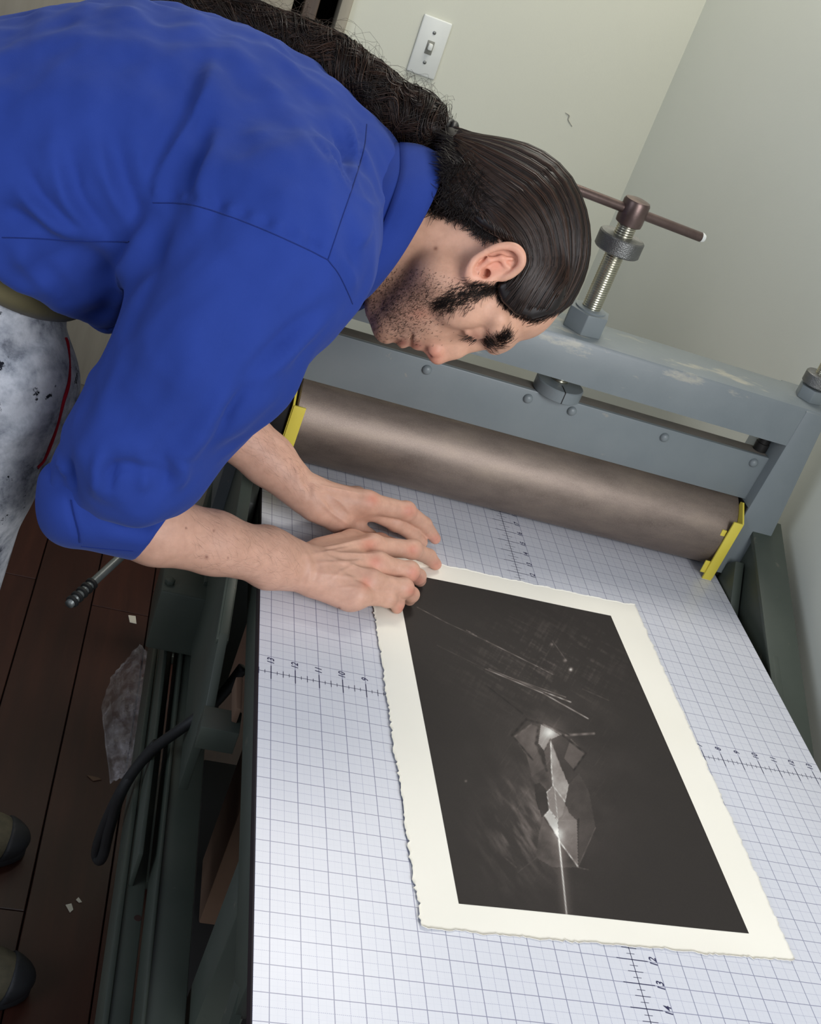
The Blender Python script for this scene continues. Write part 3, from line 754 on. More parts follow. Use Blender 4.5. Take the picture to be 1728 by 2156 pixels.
# ================================================================ the person
# ---- implicit-surface toolkit: round shapes blended smoothly, then meshed (surface nets)
class Field:
    def __init__(s, lo, hi, h, B=None):
        s.B = np.eye(3) if B is None else np.asarray(B, float)
        s.lo = np.asarray(lo, float); s.h = h
        s.n = np.ceil((np.asarray(hi, float) - s.lo) / h).astype(int) + 1
        s.f = np.full(tuple(s.n), 0.5, np.float32)
    def sub(s, lo, hi):
        a = np.clip(np.floor((np.asarray(lo) - s.lo) / s.h).astype(int), 0, s.n)
        b = np.clip(np.ceil((np.asarray(hi) - s.lo) / s.h).astype(int) + 1, 0, s.n)
        if np.any(b - a < 1): return None
        ax = [(s.lo[i] + s.h * np.arange(a[i], b[i])).astype(np.float32) for i in range(3)]
        return tuple(slice(a[i], b[i]) for i in range(3)), ax[0][:, None, None], ax[1][None, :, None], ax[2][None, None, :]
    def put(s, lo, hi, fn, k, op='add'):
        r = s.sub(lo, hi)
        if r is None: return
        sl, X, Y, Z = r
        d = fn(X, Y, Z).astype(np.float32); f = s.f[sl]
        if op == 'add':
            hh = np.maximum(k - np.abs(f - d), 0) / k
            s.f[sl] = np.minimum(f, d) - hh * hh * (k * 0.25)
        elif op == 'cut':
            d = -d; hh = np.maximum(k - np.abs(f - d), 0) / k
            s.f[sl] = np.maximum(f, d) + hh * hh * (k * 0.25)
        elif op == 'and':
            hh = np.maximum(k - np.abs(f - d), 0) / k
            s.f[sl] = np.maximum(f, d) + hh * hh * (k * 0.25)
    def cap(s, a, b, ra, rb, k=0.01, n=None, sc=1.0, op='add'):
        """tapered round bar; n, sc: widen it by 1/sc along direction n"""
        a = s.B @ np.asarray(a, float); b = s.B @ np.asarray(b, float)
        m = (max(ra, rb) + k) / min(sc, 1.0) + s.h * 2 + (0.02 if op == 'add' else 0)
        lo = np.minimum(a, b) - m; hi = np.maximum(a, b) + m
        nn = None if n is None else s.B @ (np.asarray(n, float) / np.linalg.norm(n))
        def tr(p):
            return p if nn is None else p + nn * ((sc - 1) * (p @ nn))
        A = tr(a); B = tr(b); d = B - A; dd = max(float(d @ d), 1e-12)
        def fn(X, Y, Z):
            if nn is not None:
                q = (sc - 1) * (X * nn[0] + Y * nn[1] + Z * nn[2])
                X = X + q * nn[0]; Y = Y + q * nn[1]; Z = Z + q * nn[2]
            px, py, pz = X - A[0], Y - A[1], Z - A[2]
            t = np.clip((px * d[0] + py * d[1] + pz * d[2]) / dd, 0, 1)
            return np.sqrt((px - t * d[0]) ** 2 + (py - t * d[1]) ** 2 + (pz - t * d[2]) ** 2) - (ra + (rb - ra) * t)
        s.put(lo, hi, fn, k, op)
    def chain(s, pts, rad, k=0.006, **kw):
        for i in range(len(pts) - 1): s.cap(pts[i], pts[i + 1], rad[i], rad[i + 1], k, **kw)
    def ell(s, c, axes, radii, k=0.01, op='add'):
        c = s.B @ np.asarray(c, float); A = np.asarray(axes, float) @ s.B.T; r = np.asarray(radii, float)
        m = r.max() + k + s.h * 2 + 0.01
        def fn(X, Y, Z):
            px, py, pz = X - c[0], Y - c[1], Z - c[2]
            q = [px * A[i, 0] + py * A[i, 1] + pz * A[i, 2] for i in range(3)]
            k0 = np.sqrt(sum((q[i] / r[i]) ** 2 for i in range(3))); k1 = np.sqrt(sum((q[i] / r[i] ** 2) ** 2 for i in range(3)))
            return k0 * (k0 - 1) / np.maximum(k1, 1e-6)
        s.put(c - m, c + m, fn, k, op)
    def plane_cut(s, p, n, k=0.002):
        """keep the side n points away from"""
        n = s.B @ (np.asarray(n, float) / np.linalg.norm(n)); p = s.B @ np.asarray(p, float)
        hi = s.lo + s.h * s.n
        s.put(s.lo - 1, hi + 1, lambda X, Y, Z: (X - p[0]) * n[0] + (Y - p[1]) * n[1] + (Z - p[2]) * n[2], k, 'and')
    def mesh(s):
        f = s.f; g = f < 0
        nx, ny, nz = f.shape
        occ = np.zeros((nx - 1, ny - 1, nz - 1), np.int8)
        for i in (0, 1):
            for j in (0, 1):
                for k in (0, 1):
                    occ += g[i:nx - 1 + i, j:ny - 1 + j, k:nz - 1 + k]
        act = (occ > 0) & (occ < 8)
        c = np.argwhere(act); idx = np.full(act.shape, -1, np.int32); idx[act] = np.arange(len(c))
        acc = np.zeros((len(c), 3)); cnt = np.zeros(len(c))
        cor = np.array([[i, j, k] for i in (0, 1) for j in (0, 1) for k in (0, 1)])
        vals = np.stack([f[c[:, 0] + o[0], c[:, 1] + o[1], c[:, 2] + o[2]] for o in cor], 1)
        for a in range(8):
            for b in range(a + 1, 8):
                if np.abs(cor[a] - cor[b]).sum() != 1: continue
                fa, fb = vals[:, a], vals[:, b]; m = (fa < 0) != (fb < 0)
                t = np.where(m, fa / np.where(m, fa - fb, 1), 0)[:, None]
                p = cor[a] + (cor[b] - cor[a]) * t
                acc[m] += p[m]; cnt[m] += 1
        V = s.lo + s.h * (c + acc / cnt[:, None])
        Fs = []
        for ax in range(3):
            sl0 = [slice(None)] * 3; sl1 = [slice(None)] * 3
            sl0[ax] = slice(0, -1); sl1[ax] = slice(1, None)
            a = g[tuple(sl0)]; b = g[tuple(sl1)]
            e = np.argwhere(a != b); 
            o1, o2 = [(1, 2), (2, 0), (0, 1)][ax]
            ok = (e[:, o1] > 0) & (e[:, o2] > 0) & (e[:, o1] < f.shape[o1] - 1) & (e[:, o2] < f.shape[o2] - 1)
            e = e[ok]; st = a[tuple(e.T)]
            def cell(d1, d2):
                q = e.copy(); q[:, o1] -= d1; q[:, o2] -= d2; return idx[tuple(q.T)]
            q = np.stack([cell(1, 1), cell(0, 1), cell(0, 0), cell(1, 0)], 1)
            q[~st] = q[~st][:, ::-1]
            Fs.append(q)
        return V @ s.B, np.vstack(Fs)
def relax(V, Fq, it=2, lam=0.5):
    e = np.vstack([Fq[:, [0, 1]], Fq[:, [1, 2]], Fq[:, [2, 3]], Fq[:, [3, 0]]]); e = np.unique(np.sort(e, 1), axis=0)
    deg = np.bincount(e.ravel(), minlength=len(V))[:, None].astype(float)
    for _ in range(it):
        S_ = np.zeros_like(V)
        for k in range(3):
            S_[:, k] = np.bincount(e[:, 0], V[e[:, 1], k], len(V)) + np.bincount(e[:, 1], V[e[:, 0], k], len(V))
        V = V + lam * (S_ / np.maximum(deg, 1) - V)
    return V
def vnormals(V, Fq):
    n = np.cross(V[Fq[:, 2]] - V[Fq[:, 0]], V[Fq[:, 3]] - V[Fq[:, 1]])
    N = np.zeros_like(V)
    for k in range(3):
        for j in range(4): N[:, k] += np.bincount(Fq[:, j], n[:, k], len(V))
    return N / (np.linalg.norm(N, axis=1)[:, None] + 1e-12)
def npmesh(name, V, Fq, mat, parent=None, smooth=True, color=None, attr='pig'):
    me = bpy.data.meshes.new(name)
    nq = Fq.shape[1]
    me.vertices.add(len(V)); me.vertices.foreach_set('co', np.ascontiguousarray(V, np.float32).ravel())
    me.loops.add(Fq.size); me.loops.foreach_set('vertex_index', np.ascontiguousarray(Fq, np.int32).ravel())
    me.polygons.add(len(Fq)); me.polygons.foreach_set('loop_start', np.arange(len(Fq), dtype=np.int32) * nq)
    try: me.polygons.foreach_set('loop_total', np.full(len(Fq), nq, np.int32))
    except Exception: pass
    me.update(calc_edges=True); me.validate()
    if color is not None:
        a = me.color_attributes.new(attr, 'FLOAT_COLOR', 'POINT')
        a.data.foreach_set('color', np.ascontiguousarray(np.c_[color, np.ones(len(V))], np.float32).ravel())
    return link(name, me, mat, parent, smooth)
from mathutils.bvhtree import BVHTree
def bvh_of(V, Fq):
    return BVHTree.FromPolygons([tuple(v) for v in V.tolist()], [tuple(f) for f in Fq.tolist()])
def shoot(bvh, u, v):
    r = CR.T @ np.array([(u - CPP[0]) / CF, (v - CPP[1]) / CF, 1.0]); r /= np.linalg.norm(r)
    h = bvh.ray_cast(Vector(CC), Vector(r))
    return (None, None) if h[0] is None else (np.array(h[0]), np.array(h[1]))

# ---- frames of head and trunk
def unit(v): v = np.asarray(v, float); return v / np.linalg.norm(v)
NH = unit(CR.T @ np.array([-0.03, -0.10, 0.99])); OH = W(1050, 540, 1.26)
NB = unit(CR.T @ np.array([-0.10, -0.42, 0.90])); OB = W(600, 350, 1.27)
def on_plane(u, v, n, o, w):
    r = CR.T @ np.array([(u - CPP[0]) / CF, (v - CPP[1]) / CF, 1.0])
    return CC + r * (((o + n * w - CC) @ n) / (r @ n))
def HP(u, v, w=0.0): return on_plane(u, v, NH, OH, w * 0.001)
def BP(u, v, w=0.0): return on_plane(u, v, NB, OB, w * 0.001)
E1 = unit(CR[0] - NH * (CR[0] @ NH)); E2 = np.cross(NH, E1)
if E2 @ CR[1] < 0: E2 = -E2
def inplane(dx, dy):
    a = unit(E1 * dx + E2 * dy); return np.array([a, np.cross(NH, a), NH])
def mir(p, w): return np.asarray(p) - 2 * NH * w * 0.001

person = empty('person', (-0.66, 0.30, 0))
tag(person, 'person in blue shirt with long dark ponytail bending over the print on the press bed', 'person')

# ---- head and neck
HEADV = 0.0014
HBAS = np.array([E1, E2, NH])
if np.linalg.det(HBAS) < 0: HBAS = np.array([E1, E2, -NH])
_b = np.array([HBAS @ HP(u, v) for u in (715, 1262) for v in (262, 790)])
_pad = np.array([0.0, 0.0, 0.10])
F = Field(_b.min(0) - _pad, _b.max(0) + _pad, HEADV, HBAS)
mm = 0.001
F.ell(HP(1076, 500), inplane(0.2, 0.98), (93 * mm, 76 * mm, 73 * mm), 0.012)
F.ell(HP(1092, 640), inplane(1, 0), (40 * mm, 38 * mm, 57 * mm), 0.014)
F.ell(HP(965, 605), inplane(1, 0.1), (76 * mm, 55 * mm, 60 * mm), 0.016)
F.ell(HP(900, 660), inplane(1, 0), (48 * mm, 35 * mm, 38 * mm), 0.016)
F.cap(HP(990, 520), HP(820, 455), 58 * mm, 54 * mm, 0.02)
F.cap(HP(905, 590), HP(790, 545), 34 * mm, 38 * mm, 0.02)
F.cap(HP(875, 600), HP(806, 650), 28 * mm, 19 * mm, 0.014)
F.ell(HP(816, 690), inplane(1, 0.2), (16 * mm, 17 * mm, 19 * mm), 0.010)
def both(fn, *pts):
    """apply fn to the near-side points and to their mirror images; a point is (u, v, w)"""
    P = [HP(*p) for p in pts]; fn(*P); fn(*[mir(p, q[2]) for p, q in zip(P, pts)])
both(lambda a, b: F.cap(a, b, 20 * mm, 15 * mm, 0.014), (910, 585, -48), (828, 678, -16))
both(lambda a, b: F.cap(a, b, 22 * mm, 19 * mm, 0.02), (930, 590, -46), (1000, 600, -52))
both(lambda a: F.ell(a, inplane(1, -0.15), (26 * mm, 16 * mm, 13 * mm), 0.016), (985, 655, -47))
both(lambda a, b, c: F.chain([a, b, c], [9 * mm, 10 * mm, 10 * mm], 0.014), (1050, 672, -52), (1054, 702, -38), (1062, 716, -10))
both(lambda a, b: F.cap(a, b, 8.5 * mm, 8.5 * mm, 0.010), (1046, 720, -26), (1042, 727, -12))
both(lambda a: F.ell(a, inplane(1, 0.3), (15 * mm, 11 * mm, 16 * mm), 0.014, 'cut'), (1000, 742, -38))
both(lambda a: F.ell(a, inplane(1, 0), (12.5 * mm, 12.0 * mm, 12 * mm), 0.004), (1006, 690, -31))
both(lambda a, b, c: F.chain([a, b, c], [2.2 * mm, 2.4 * mm, 2.0 * mm], 0.005), (982, 700, -40), (992, 711, -32), (1002, 714, -24))
F.chain([HP(1040, 712), HP(1000, 720), HP(960, 736), HP(922, 750)], [11 * mm, 8 * mm, 8 * mm, 9 * mm], 0.008)
F.cap(HP(990, 700), HP(930, 715), 12 * mm, 14 * mm, 0.012)
both(lambda a: F.ell(a, inplane(1, 0.2), (8 * mm, 6.5 * mm, 6 * mm), 0.005), (916, 738, -11))
F.cap(HP(914, 746), HP(893, 728), 5 * mm, 5 * mm, 0.006)
both(lambda a, b: F.cap(a, b, 3.4 * mm, 2.6 * mm, 0.002, op='cut'), (902, 746, -8), (916, 738, -7))
both(lambda a, b: F.cap(a, b, 6 * mm, 3 * mm, 0.006), (878, 722, -3), (876, 708, -22))
both(lambda a, b: F.cap(a, b, 6.5 * mm, 3 * mm, 0.006), (846, 718, -3), (856, 706, -20))
both(lambda a, b: F.cap(a, b, 1.9 * mm, 1.2 * mm, 0.002, op='cut'), (861, 736, -1), (868, 704, -26))
both(lambda a, b: F.cap(a, b, 3.0 * mm, 3.0 * mm, 0.006, op='cut'), (828, 733, -2), (830, 722, -14))
# ear
def ear(P, sgn):
    ax = inplane(-110, 48)
    F.ell(P(1042, 556, -76), ax, (31 * mm, 17 * mm, 6 * mm), 0.006)
    F.ell(P(1045, 552, -84), ax, (24 * mm, 11 * mm, 5 * mm), 0.003, 'cut')
    hx = np.array([P(984, 580, -80), P(990, 562, -82), P(1004, 542, -84), P(1044, 521, -88), P(1078, 519, -89), P(1096, 533, -88), P(1098, 556, -86), P(1080, 576, -82), P(1056, 588, -77)])
    hx = catmull(np.c_[hx, np.array([3.6, 3.0, 2.8, 3.0, 3.4, 3.4, 3.0, 2.8, 2.4]) * mm], 4)
    F.chain(list(hx[:, :3]), list(hx[:, 3]), 0.003)
    F.cap(P(992, 584, -78), P(1004, 586, -77), 6.0 * mm, 5 * mm, 0.005)
    F.chain([P(1008, 566, -80), P(1030, 548, -83), P(1056, 543, -83), P(1078, 545, -82)], [2.6 * mm, 2.8 * mm, 2.6 * mm, 1.6 * mm], 0.003)
    F.chain([P(1056, 543, -83), P(1062, 556, -81), P(1072, 564, -80)], [2.2 * mm, 2.0 * mm, 1.6 * mm], 0.003)
    F.cap(P(1030, 590, -76), P(1018, 588, -78), 4.5 * mm, 3.6 * mm, 0.004)
    F.cap(P(1020, 577, -82), P(1028, 574, -72), 4.5 * mm, 4 * mm, 0.002, op='cut')
ear(lambda u, v, w: HP(u, v, w), 1)
ear(lambda u, v, w: mir(HP(u, v, w), w), -1)
HV, HF = F.mesh()
head_field = F
HV = relax(HV, HF, 1, 0.4)

def emboss(V, Fq, lines, it=1):
    """raise (or press in) rounded ridges that run along the surface under the given sight lines;
    a line is (photo points, height mm, half-width mm)"""
    bv = bvh_of(V, Fq); N = vnormals(V, Fq); D = np.zeros(len(V))
    for pts, amp, wid in lines:
        P = []
        for u, v in catmull(np.array(pts, float), 5):
            h, _n = shoot(bv, u, v)
            if h is not None: P.append(h)
        if len(P) < 2: continue
        P = np.array(P); w_ = wid * mm
        sel = np.where(np.all((V > P.min(0) - 3 * w_) & (V < P.max(0) + 3 * w_), axis=1))[0]
        if len(sel) == 0: continue
        best = np.full(len(sel), 9.0); fade = np.zeros(len(sel)); Q = V[sel]
        m = len(P) - 1
        for i in range(m):
            d = P[i + 1] - P[i]; L2 = float(d @ d)
            if L2 < 1e-10 or L2 > 0.01: continue
            t = np.clip(((Q - P[i]) @ d) / L2, 0, 1); r = np.linalg.norm(Q - P[i] - t[:, None] * d, axis=1)
            c = r < best; best[c] = r[c]; s_ = (i + t[c]) / m; fade[c] = np.sin(np.pi * np.clip(s_, 0.04, 0.96)) ** 0.7
        D[sel] += amp * mm * np.exp(-(best / w_) ** 2) * fade
    return V + N * D[:, None]
RIDGES_R = [([(645, 1170), (700, 1160), (770, 1146)], 1.3, 2.6), ([(650, 1185), (720, 1184), (785, 1180)], 1.5, 2.6), ([(655, 1205), (715, 1212), (770, 1220)], 1.1, 2.6),
            ([(690, 1225), (715, 1205), (735, 1195), (765, 1170)], 0.9, 1.8), ([(700, 1240), (740, 1236), (765, 1240)], 0.8, 2.0), ([(640, 1160), (652, 1190), (648, 1222), (632, 1240)], 2.0, 4.5), ([(660, 1165), (668, 1195), (662, 1225)], -1.2, 3.5),
            ([(790, 1150), (812, 1146)], -0.8, 3), ([(845, 1150), (850, 1166)], -0.5, 1.6), ([(836, 1190), (842, 1210)], -0.5, 1.6)]
RIDGES_L = [([(660, 1020), (705, 1030), (765, 1042)], 1.4, 2.6), ([(668, 1048), (700, 1080), (740, 1108)], 1.6, 3.0), ([(690, 1040), (720, 1060), (745, 1095)], 1.0, 2.4), ([(615, 960), (625, 990), (630, 1020)], 1.6, 4),
            ([(640, 1010), (652, 1030), (650, 1055)], -1.3, 3.5), ([(742, 1085), (752, 1100), (758, 1110)], -1.2, 3.0)]
# ---- arms and hands (heights are above the press bed)
def hand_field(lo, hi): return Field(lo, hi, 0.0016)
# right arm (near the camera)
wR = PZ(640, 1195, 0.036); eR = W(236, 1082, 1.165)
aR0 = W(330, 1115, 1.20); aR1 = W(450, 1143, 1.245); aR2 = W(565, 1175, 1.30)
allp = np.array([eR, wR, PZ(930, 1190, 0.0), PZ(840, 1290, 0.0), PZ(760, 1110, 0.05)])
F = hand_field(allp.min(0) - 0.06, allp.max(0) + 0.06)
UP = np.array([0, 0, 1.0])
F.chain([eR, aR0, aR1, aR2], [0.037, 0.0355, 0.0325, 0.0285], 0.01)
F.cap(aR2, wR, 0.0285, 0.0225, 0.012, n=unit(CR[1] + 0.3 * CR[2]), sc=0.80)
def finger(F, pts, rad, k=0.0035):
    P = [PZ(*p) for p in pts]; F.chain(P, [r * mm for r in rad], k)
    return P
RH = dict(index=[(782, 1150, .043), (868, 1157, .037), (902, 1172, .021), (917, 1188, .009)],
          middle=[(794, 1188, .046), (862, 1203, .041), (880, 1214, .022), (884, 1222, .010)],
          ring=[(780, 1225, .041), (850, 1238, .035), (866, 1252, .020), (862, 1262, .010)],
          pinky=[(752, 1254, .033), (815, 1260, .025), (836, 1270, .016), (836, 1280, .009)])
kn = {}
for nm, rad in (('index', (12.5, 11.0, 9.5, 7.6)), ('middle', (12.5, 11.0, 9.6, 7.8)), ('ring', (12, 10.5, 9.2, 7.6)), ('pinky', (11, 9.4, 8.4, 7.0))):
    P = finger(F, RH[nm], rad); kn[nm] = P
    F.cap(P[1], P[1] + UP * 0.001, rad[1] * mm * 1.06, rad[1] * mm * 1.06, 0.004)
    F.cap(wR + (P[0] - wR) * 0.12, P[0], 0.0185, rad[0] * mm + 0.001, 0.010)
F.cap(PZ(668, 1222, 0.030), PZ(735, 1258, 0.024), 0.020, 0.016, 0.012)
F.cap(PZ(660, 1175, 0.030), PZ(750, 1150, 0.026), 0.020, 0.018, 0.012)
F.chain([PZ(672, 1162, .030), PZ(738, 1138, .028), PZ(800, 1140, .018), PZ(842, 1150, .010)], [0.016, 0.0125, 0.010, 0.008], 0.006)
# tendons, veins and knuckles on the back of the hand
for nm, dz in (('index', .003), ('middle', .004), ('ring', .003), ('pinky', .003)):
    P = kn[nm]; a = wR + (P[0] - wR) * 0.25
    F.cap(a + UP * 0.0185, P[0] + UP * 0.0112, 0.0022, 0.0026, 0.004)
    F.cap(P[0] + UP * 0.0035, P[0] + UP * 0.0045, 0.0095, 0.0095, 0.006)
RV, RF = F.mesh(); RV = relax(RV, RF, 1, 0.4)
RV = emboss(RV, RF, RIDGES_R, 2)
# left arm (far side)
wL = PZ(640, 1040, 0.055); eL = W(345, 765, 1.365)
aL1 = W(480, 893, 1.405); aL2 = W(565, 968, 1.425)
allp = np.array([eL, wL, PZ(930, 1145, 0.0), PZ(780, 1130, 0.0), PZ(780, 1035, 0.06)])
F = hand_field(allp.min(0) - 0.06, allp.max(0) + 0.06)
F.chain([eL, aL1, aL2, wL], [0.042, 0.0365, 0.0305, 0.0235], 0.01)
LH = dict(index=[(772, 1058, .064), (855, 1076, .056), (893, 1104, .034), (916, 1134, .013)],
          middle=[(772, 1070, .050), (832, 1100, .036), (866, 1122, .022), (888, 1142, .010)],
          ring=[(762, 1058, .040), (830, 1082, .024), (862, 1104, .014), (882, 1120, .009)],
          pinky=[(750, 1045, .032), (808, 1066, .016), (838, 1084, .010), (858, 1096, .008)])
for nm, rad in (('index', (13, 11.2, 9.6, 7.4)), ('middle', (12, 10.6, 9.4, 7.6)), ('ring', (11.5, 10.0, 9.0, 7.4)), ('pinky', (10.5, 9.0, 8.0, 6.6))):
    P = finger(F, LH[nm], rad)
    F.cap(P[1], P[1] + UP * 0.001, rad[1] * mm * 1.05, rad[1] * mm * 1.05, 0.004)
    F.cap(wL + (P[0] - wL) * 0.12, P[0], 0.0195, rad[0] * mm + 0.001, 0.010)
F.chain([PZ(665, 1070, .045), PZ(712, 1098, .034), PZ(748, 1112, .024), PZ(780, 1128, .012)], [0.0175, 0.0130, 0.0112, 0.0085], 0.008)
F.cap(PZ(720, 1080, .046), PZ(768, 1070, .05), 0.010, 0.009, 0.014)
LV, LF = F.mesh(); LV = relax(LV, LF, 1, 0.4)
LV = emboss(LV, LF, RIDGES_L, 2)

# ---- trunk inside the shirt (joins neck and arms)
c0 = BP(300, 330)
F = Field(c0 - 0.55, c0 + 0.55, 0.008)
sR = W(590, 500, 1.105); sL = BP(690, 385, 95)
trunk = [BP(750, 420), BP(560, 375), BP(330, 330), BP(110, 380), BP(-40, 500)]
for i in range(4): F.cap(trunk[i], trunk[i + 1], [.045, .075, .10, .10, .10][i], [.045, .075, .10, .10, .10][i + 1], 0.03, n=NB, sc=0.72)
F.chain([trunk[1], sR - CR[2] * -0.02, W(285, 980, 1.15), eR], [.05, .045, .036, .028], 0.02)
F.chain([trunk[1], sL, eL], [.05, .045, .040], 0.02)
F.cap(HP(830, 460), trunk[1], .048, .06, 0.03)
TV, TF = F.mesh()

# ---- one body mesh with skin pigment
V = np.vstack([HV, RV, LV, TV]); o1 = len(HV); o2 = o1 + len(RV); o3 = o2 + len(LV)
Fq = np.vstack([HF, RF + o1, LF + o2, TF + o3])
q2, _ = project(V)
def blob(u, v, su, sv, ang=0.0):
    c, s_ = math.cos(ang), math.sin(ang); du = q2[:, 0] - u; dv = q2[:, 1] - v
    return np.exp(-(((du * c + dv * s_) / su) ** 2 + ((-du * s_ + dv * c) / sv) ** 2))
base = np.array(rgb(202, 160, 139)[:3]); 
pig = np.tile(base, (len(V), 1))
def tint_(mask, col, amt):
    global pig
    m_ = np.clip(mask * amt, 0, 1)[:, None]; pig = pig * (1 - m_) + np.array(rgb(*col)[:3]) * m_
ishead = np.zeros(len(V)); ishead[:o1] = 1
hands = np.zeros(len(V)); hands[o1:o3] = 1
tint_(ishead, (214, 168, 142), 1.0)
tint_(ishead * (blob(1040, 556, 62, 30, -0.4)), (232, 158, 134), 0.7)
tint_(ishead * blob(912, 750, 24, 24), (214, 132, 112), 0.6)
tint_(ishead * blob(880, 660, 26, 14), (206, 128, 104), 0.45)
tint_(ishead * np.clip(blob(876, 728, 13, 10) + blob(846, 722, 12, 9), 0, 1), (168, 96, 84), 0.75)
# beard shadow on jaw, chin and upper lip
rs = np.random.RandomState(5)
stub = np.clip(blob(820, 640, 78, 62, 0.75) * 1.15 + blob(855, 700, 34, 22) * 0.5 + blob(905, 612, 50, 40) * 0.5 + blob(880, 590, 70, 45, 0.6) * 0.35, 0, 1)
sp = 0.75 + 0.5 * (rs.rand(len(V)) - 0.3)
tint_(ishead * stub * sp, (96, 70, 60), 0.72)
tint_(ishead * blob(935, 440, 60, 32), (120, 92, 74), 0.6)
tint_(ishead * np.clip(blob(1000, 712, 26, 10) + blob(985, 700, 30, 12) * .5, 0, 1), (150, 98, 82), 0.6)
tint_(ishead * blob(917, 523, 4, 4), (120, 66, 52), 0.8)
for (u, v, s_) in ((790, 1184, 15), (776, 1147, 15), (868, 1158, 12), (870, 1205, 12), (866, 1245, 11), (770, 1228, 13), (862, 1076, 14), (784, 1052, 14)):
    tint_(hands * blob(u, v, s_, s_), (204, 118, 98), 0.5)
for (u, v) in ((918, 1190), (882, 1222), (918, 1136), (846, 1282)):
    tint_(hands * blob(u, v, 14, 12), (214, 132, 118), 0.45)
for (u, v, s_) in ((714, 1281, 3.2), (435, 1173, 3.5), (450, 1118, 2.2), (480, 1175, 2), (392, 1112, 2)):
    tint_(hands * blob(u, v, s_, s_), (110, 66, 56), 0.85)
def m_skin():
    t = NT('skin'); v = t.coord()
    a = t.n('ShaderNodeAttribute', attribute_name='pig')
    nz = t.ramp(t.noise(95, 5, .6, v), [(0.3, (0.90, 0.86, 0.84, 1)), (0.7, (1.06, 1.03, 1.02, 1))])
    o = t.n('ShaderNodeMix', data_type='RGBA', blend_type='MULTIPLY'); o.inputs[0].default_value = 1.0
    t.L.new(a.outputs['Color'], o.inputs[6]); t.L.new(nz, o.inputs[7]); t.col(o.outputs[2])
    t.bump(t.noise(620, 3, .6, v), 0.16, 0.0006)
    t.b.inputs['Subsurface Radius'].default_value = (1.0, 0.35, 0.2); t.b.inputs['Subsurface Scale'].default_value = 0.004
    return t.p(rough=0.52, spec=0.4, sss=0.15)
M_SKIN = m_skin()
body = npmesh('body', V, Fq, M_SKIN, person, True, pig)
HB = bvh_of(HV, HF)

# ---- shirt
F = Field(BP(330, 520) - np.array([0.42, 0.40, 0.42]), BP(330, 520) + np.array([0.40, 0.36, 0.40]), 0.0042)
SH = [BP(765, 415), BP(640, 390), BP(470, 352), BP(280, 322), BP(90, 365), BP(-60, 470), BP(-120, 560)]
SRr = [.050, .100, .132, .138, .138, .134, .128]
eW = unit(CR[0] * .68 + CR[1] * .73); eW = unit(eW - NB * (eW @ NB)); nW = unit(np.cross(eW, NB))
if nW @ CR[1] < 0: nW = -nW
cW = BP(6, 458) - nW * 0.042
for i in range(6): F.cap(SH[i], SH[i + 1], SRr[i], SRr[i + 1], 0.04, n=NB, sc=[.76, .73, .70, .70, .71, .72][i])
F.ell(BP(150, 520, -60), np.array([unit(CR[0] * .8 + CR[1] * .6), unit(np.cross(NB, CR[0] * .8 + CR[1] * .6)), NB]), (.10, .085, .11), 0.05)
F.plane_cut(cW + nW * 0.030, nW, 0.012)
# far shoulder and sleeve
F.chain([BP(640, 395, 60), W(630, 455, 1.335), W(500, 680, 1.35), W(395, 820, 1.365)], [.080, .072, .064, .060], 0.03)
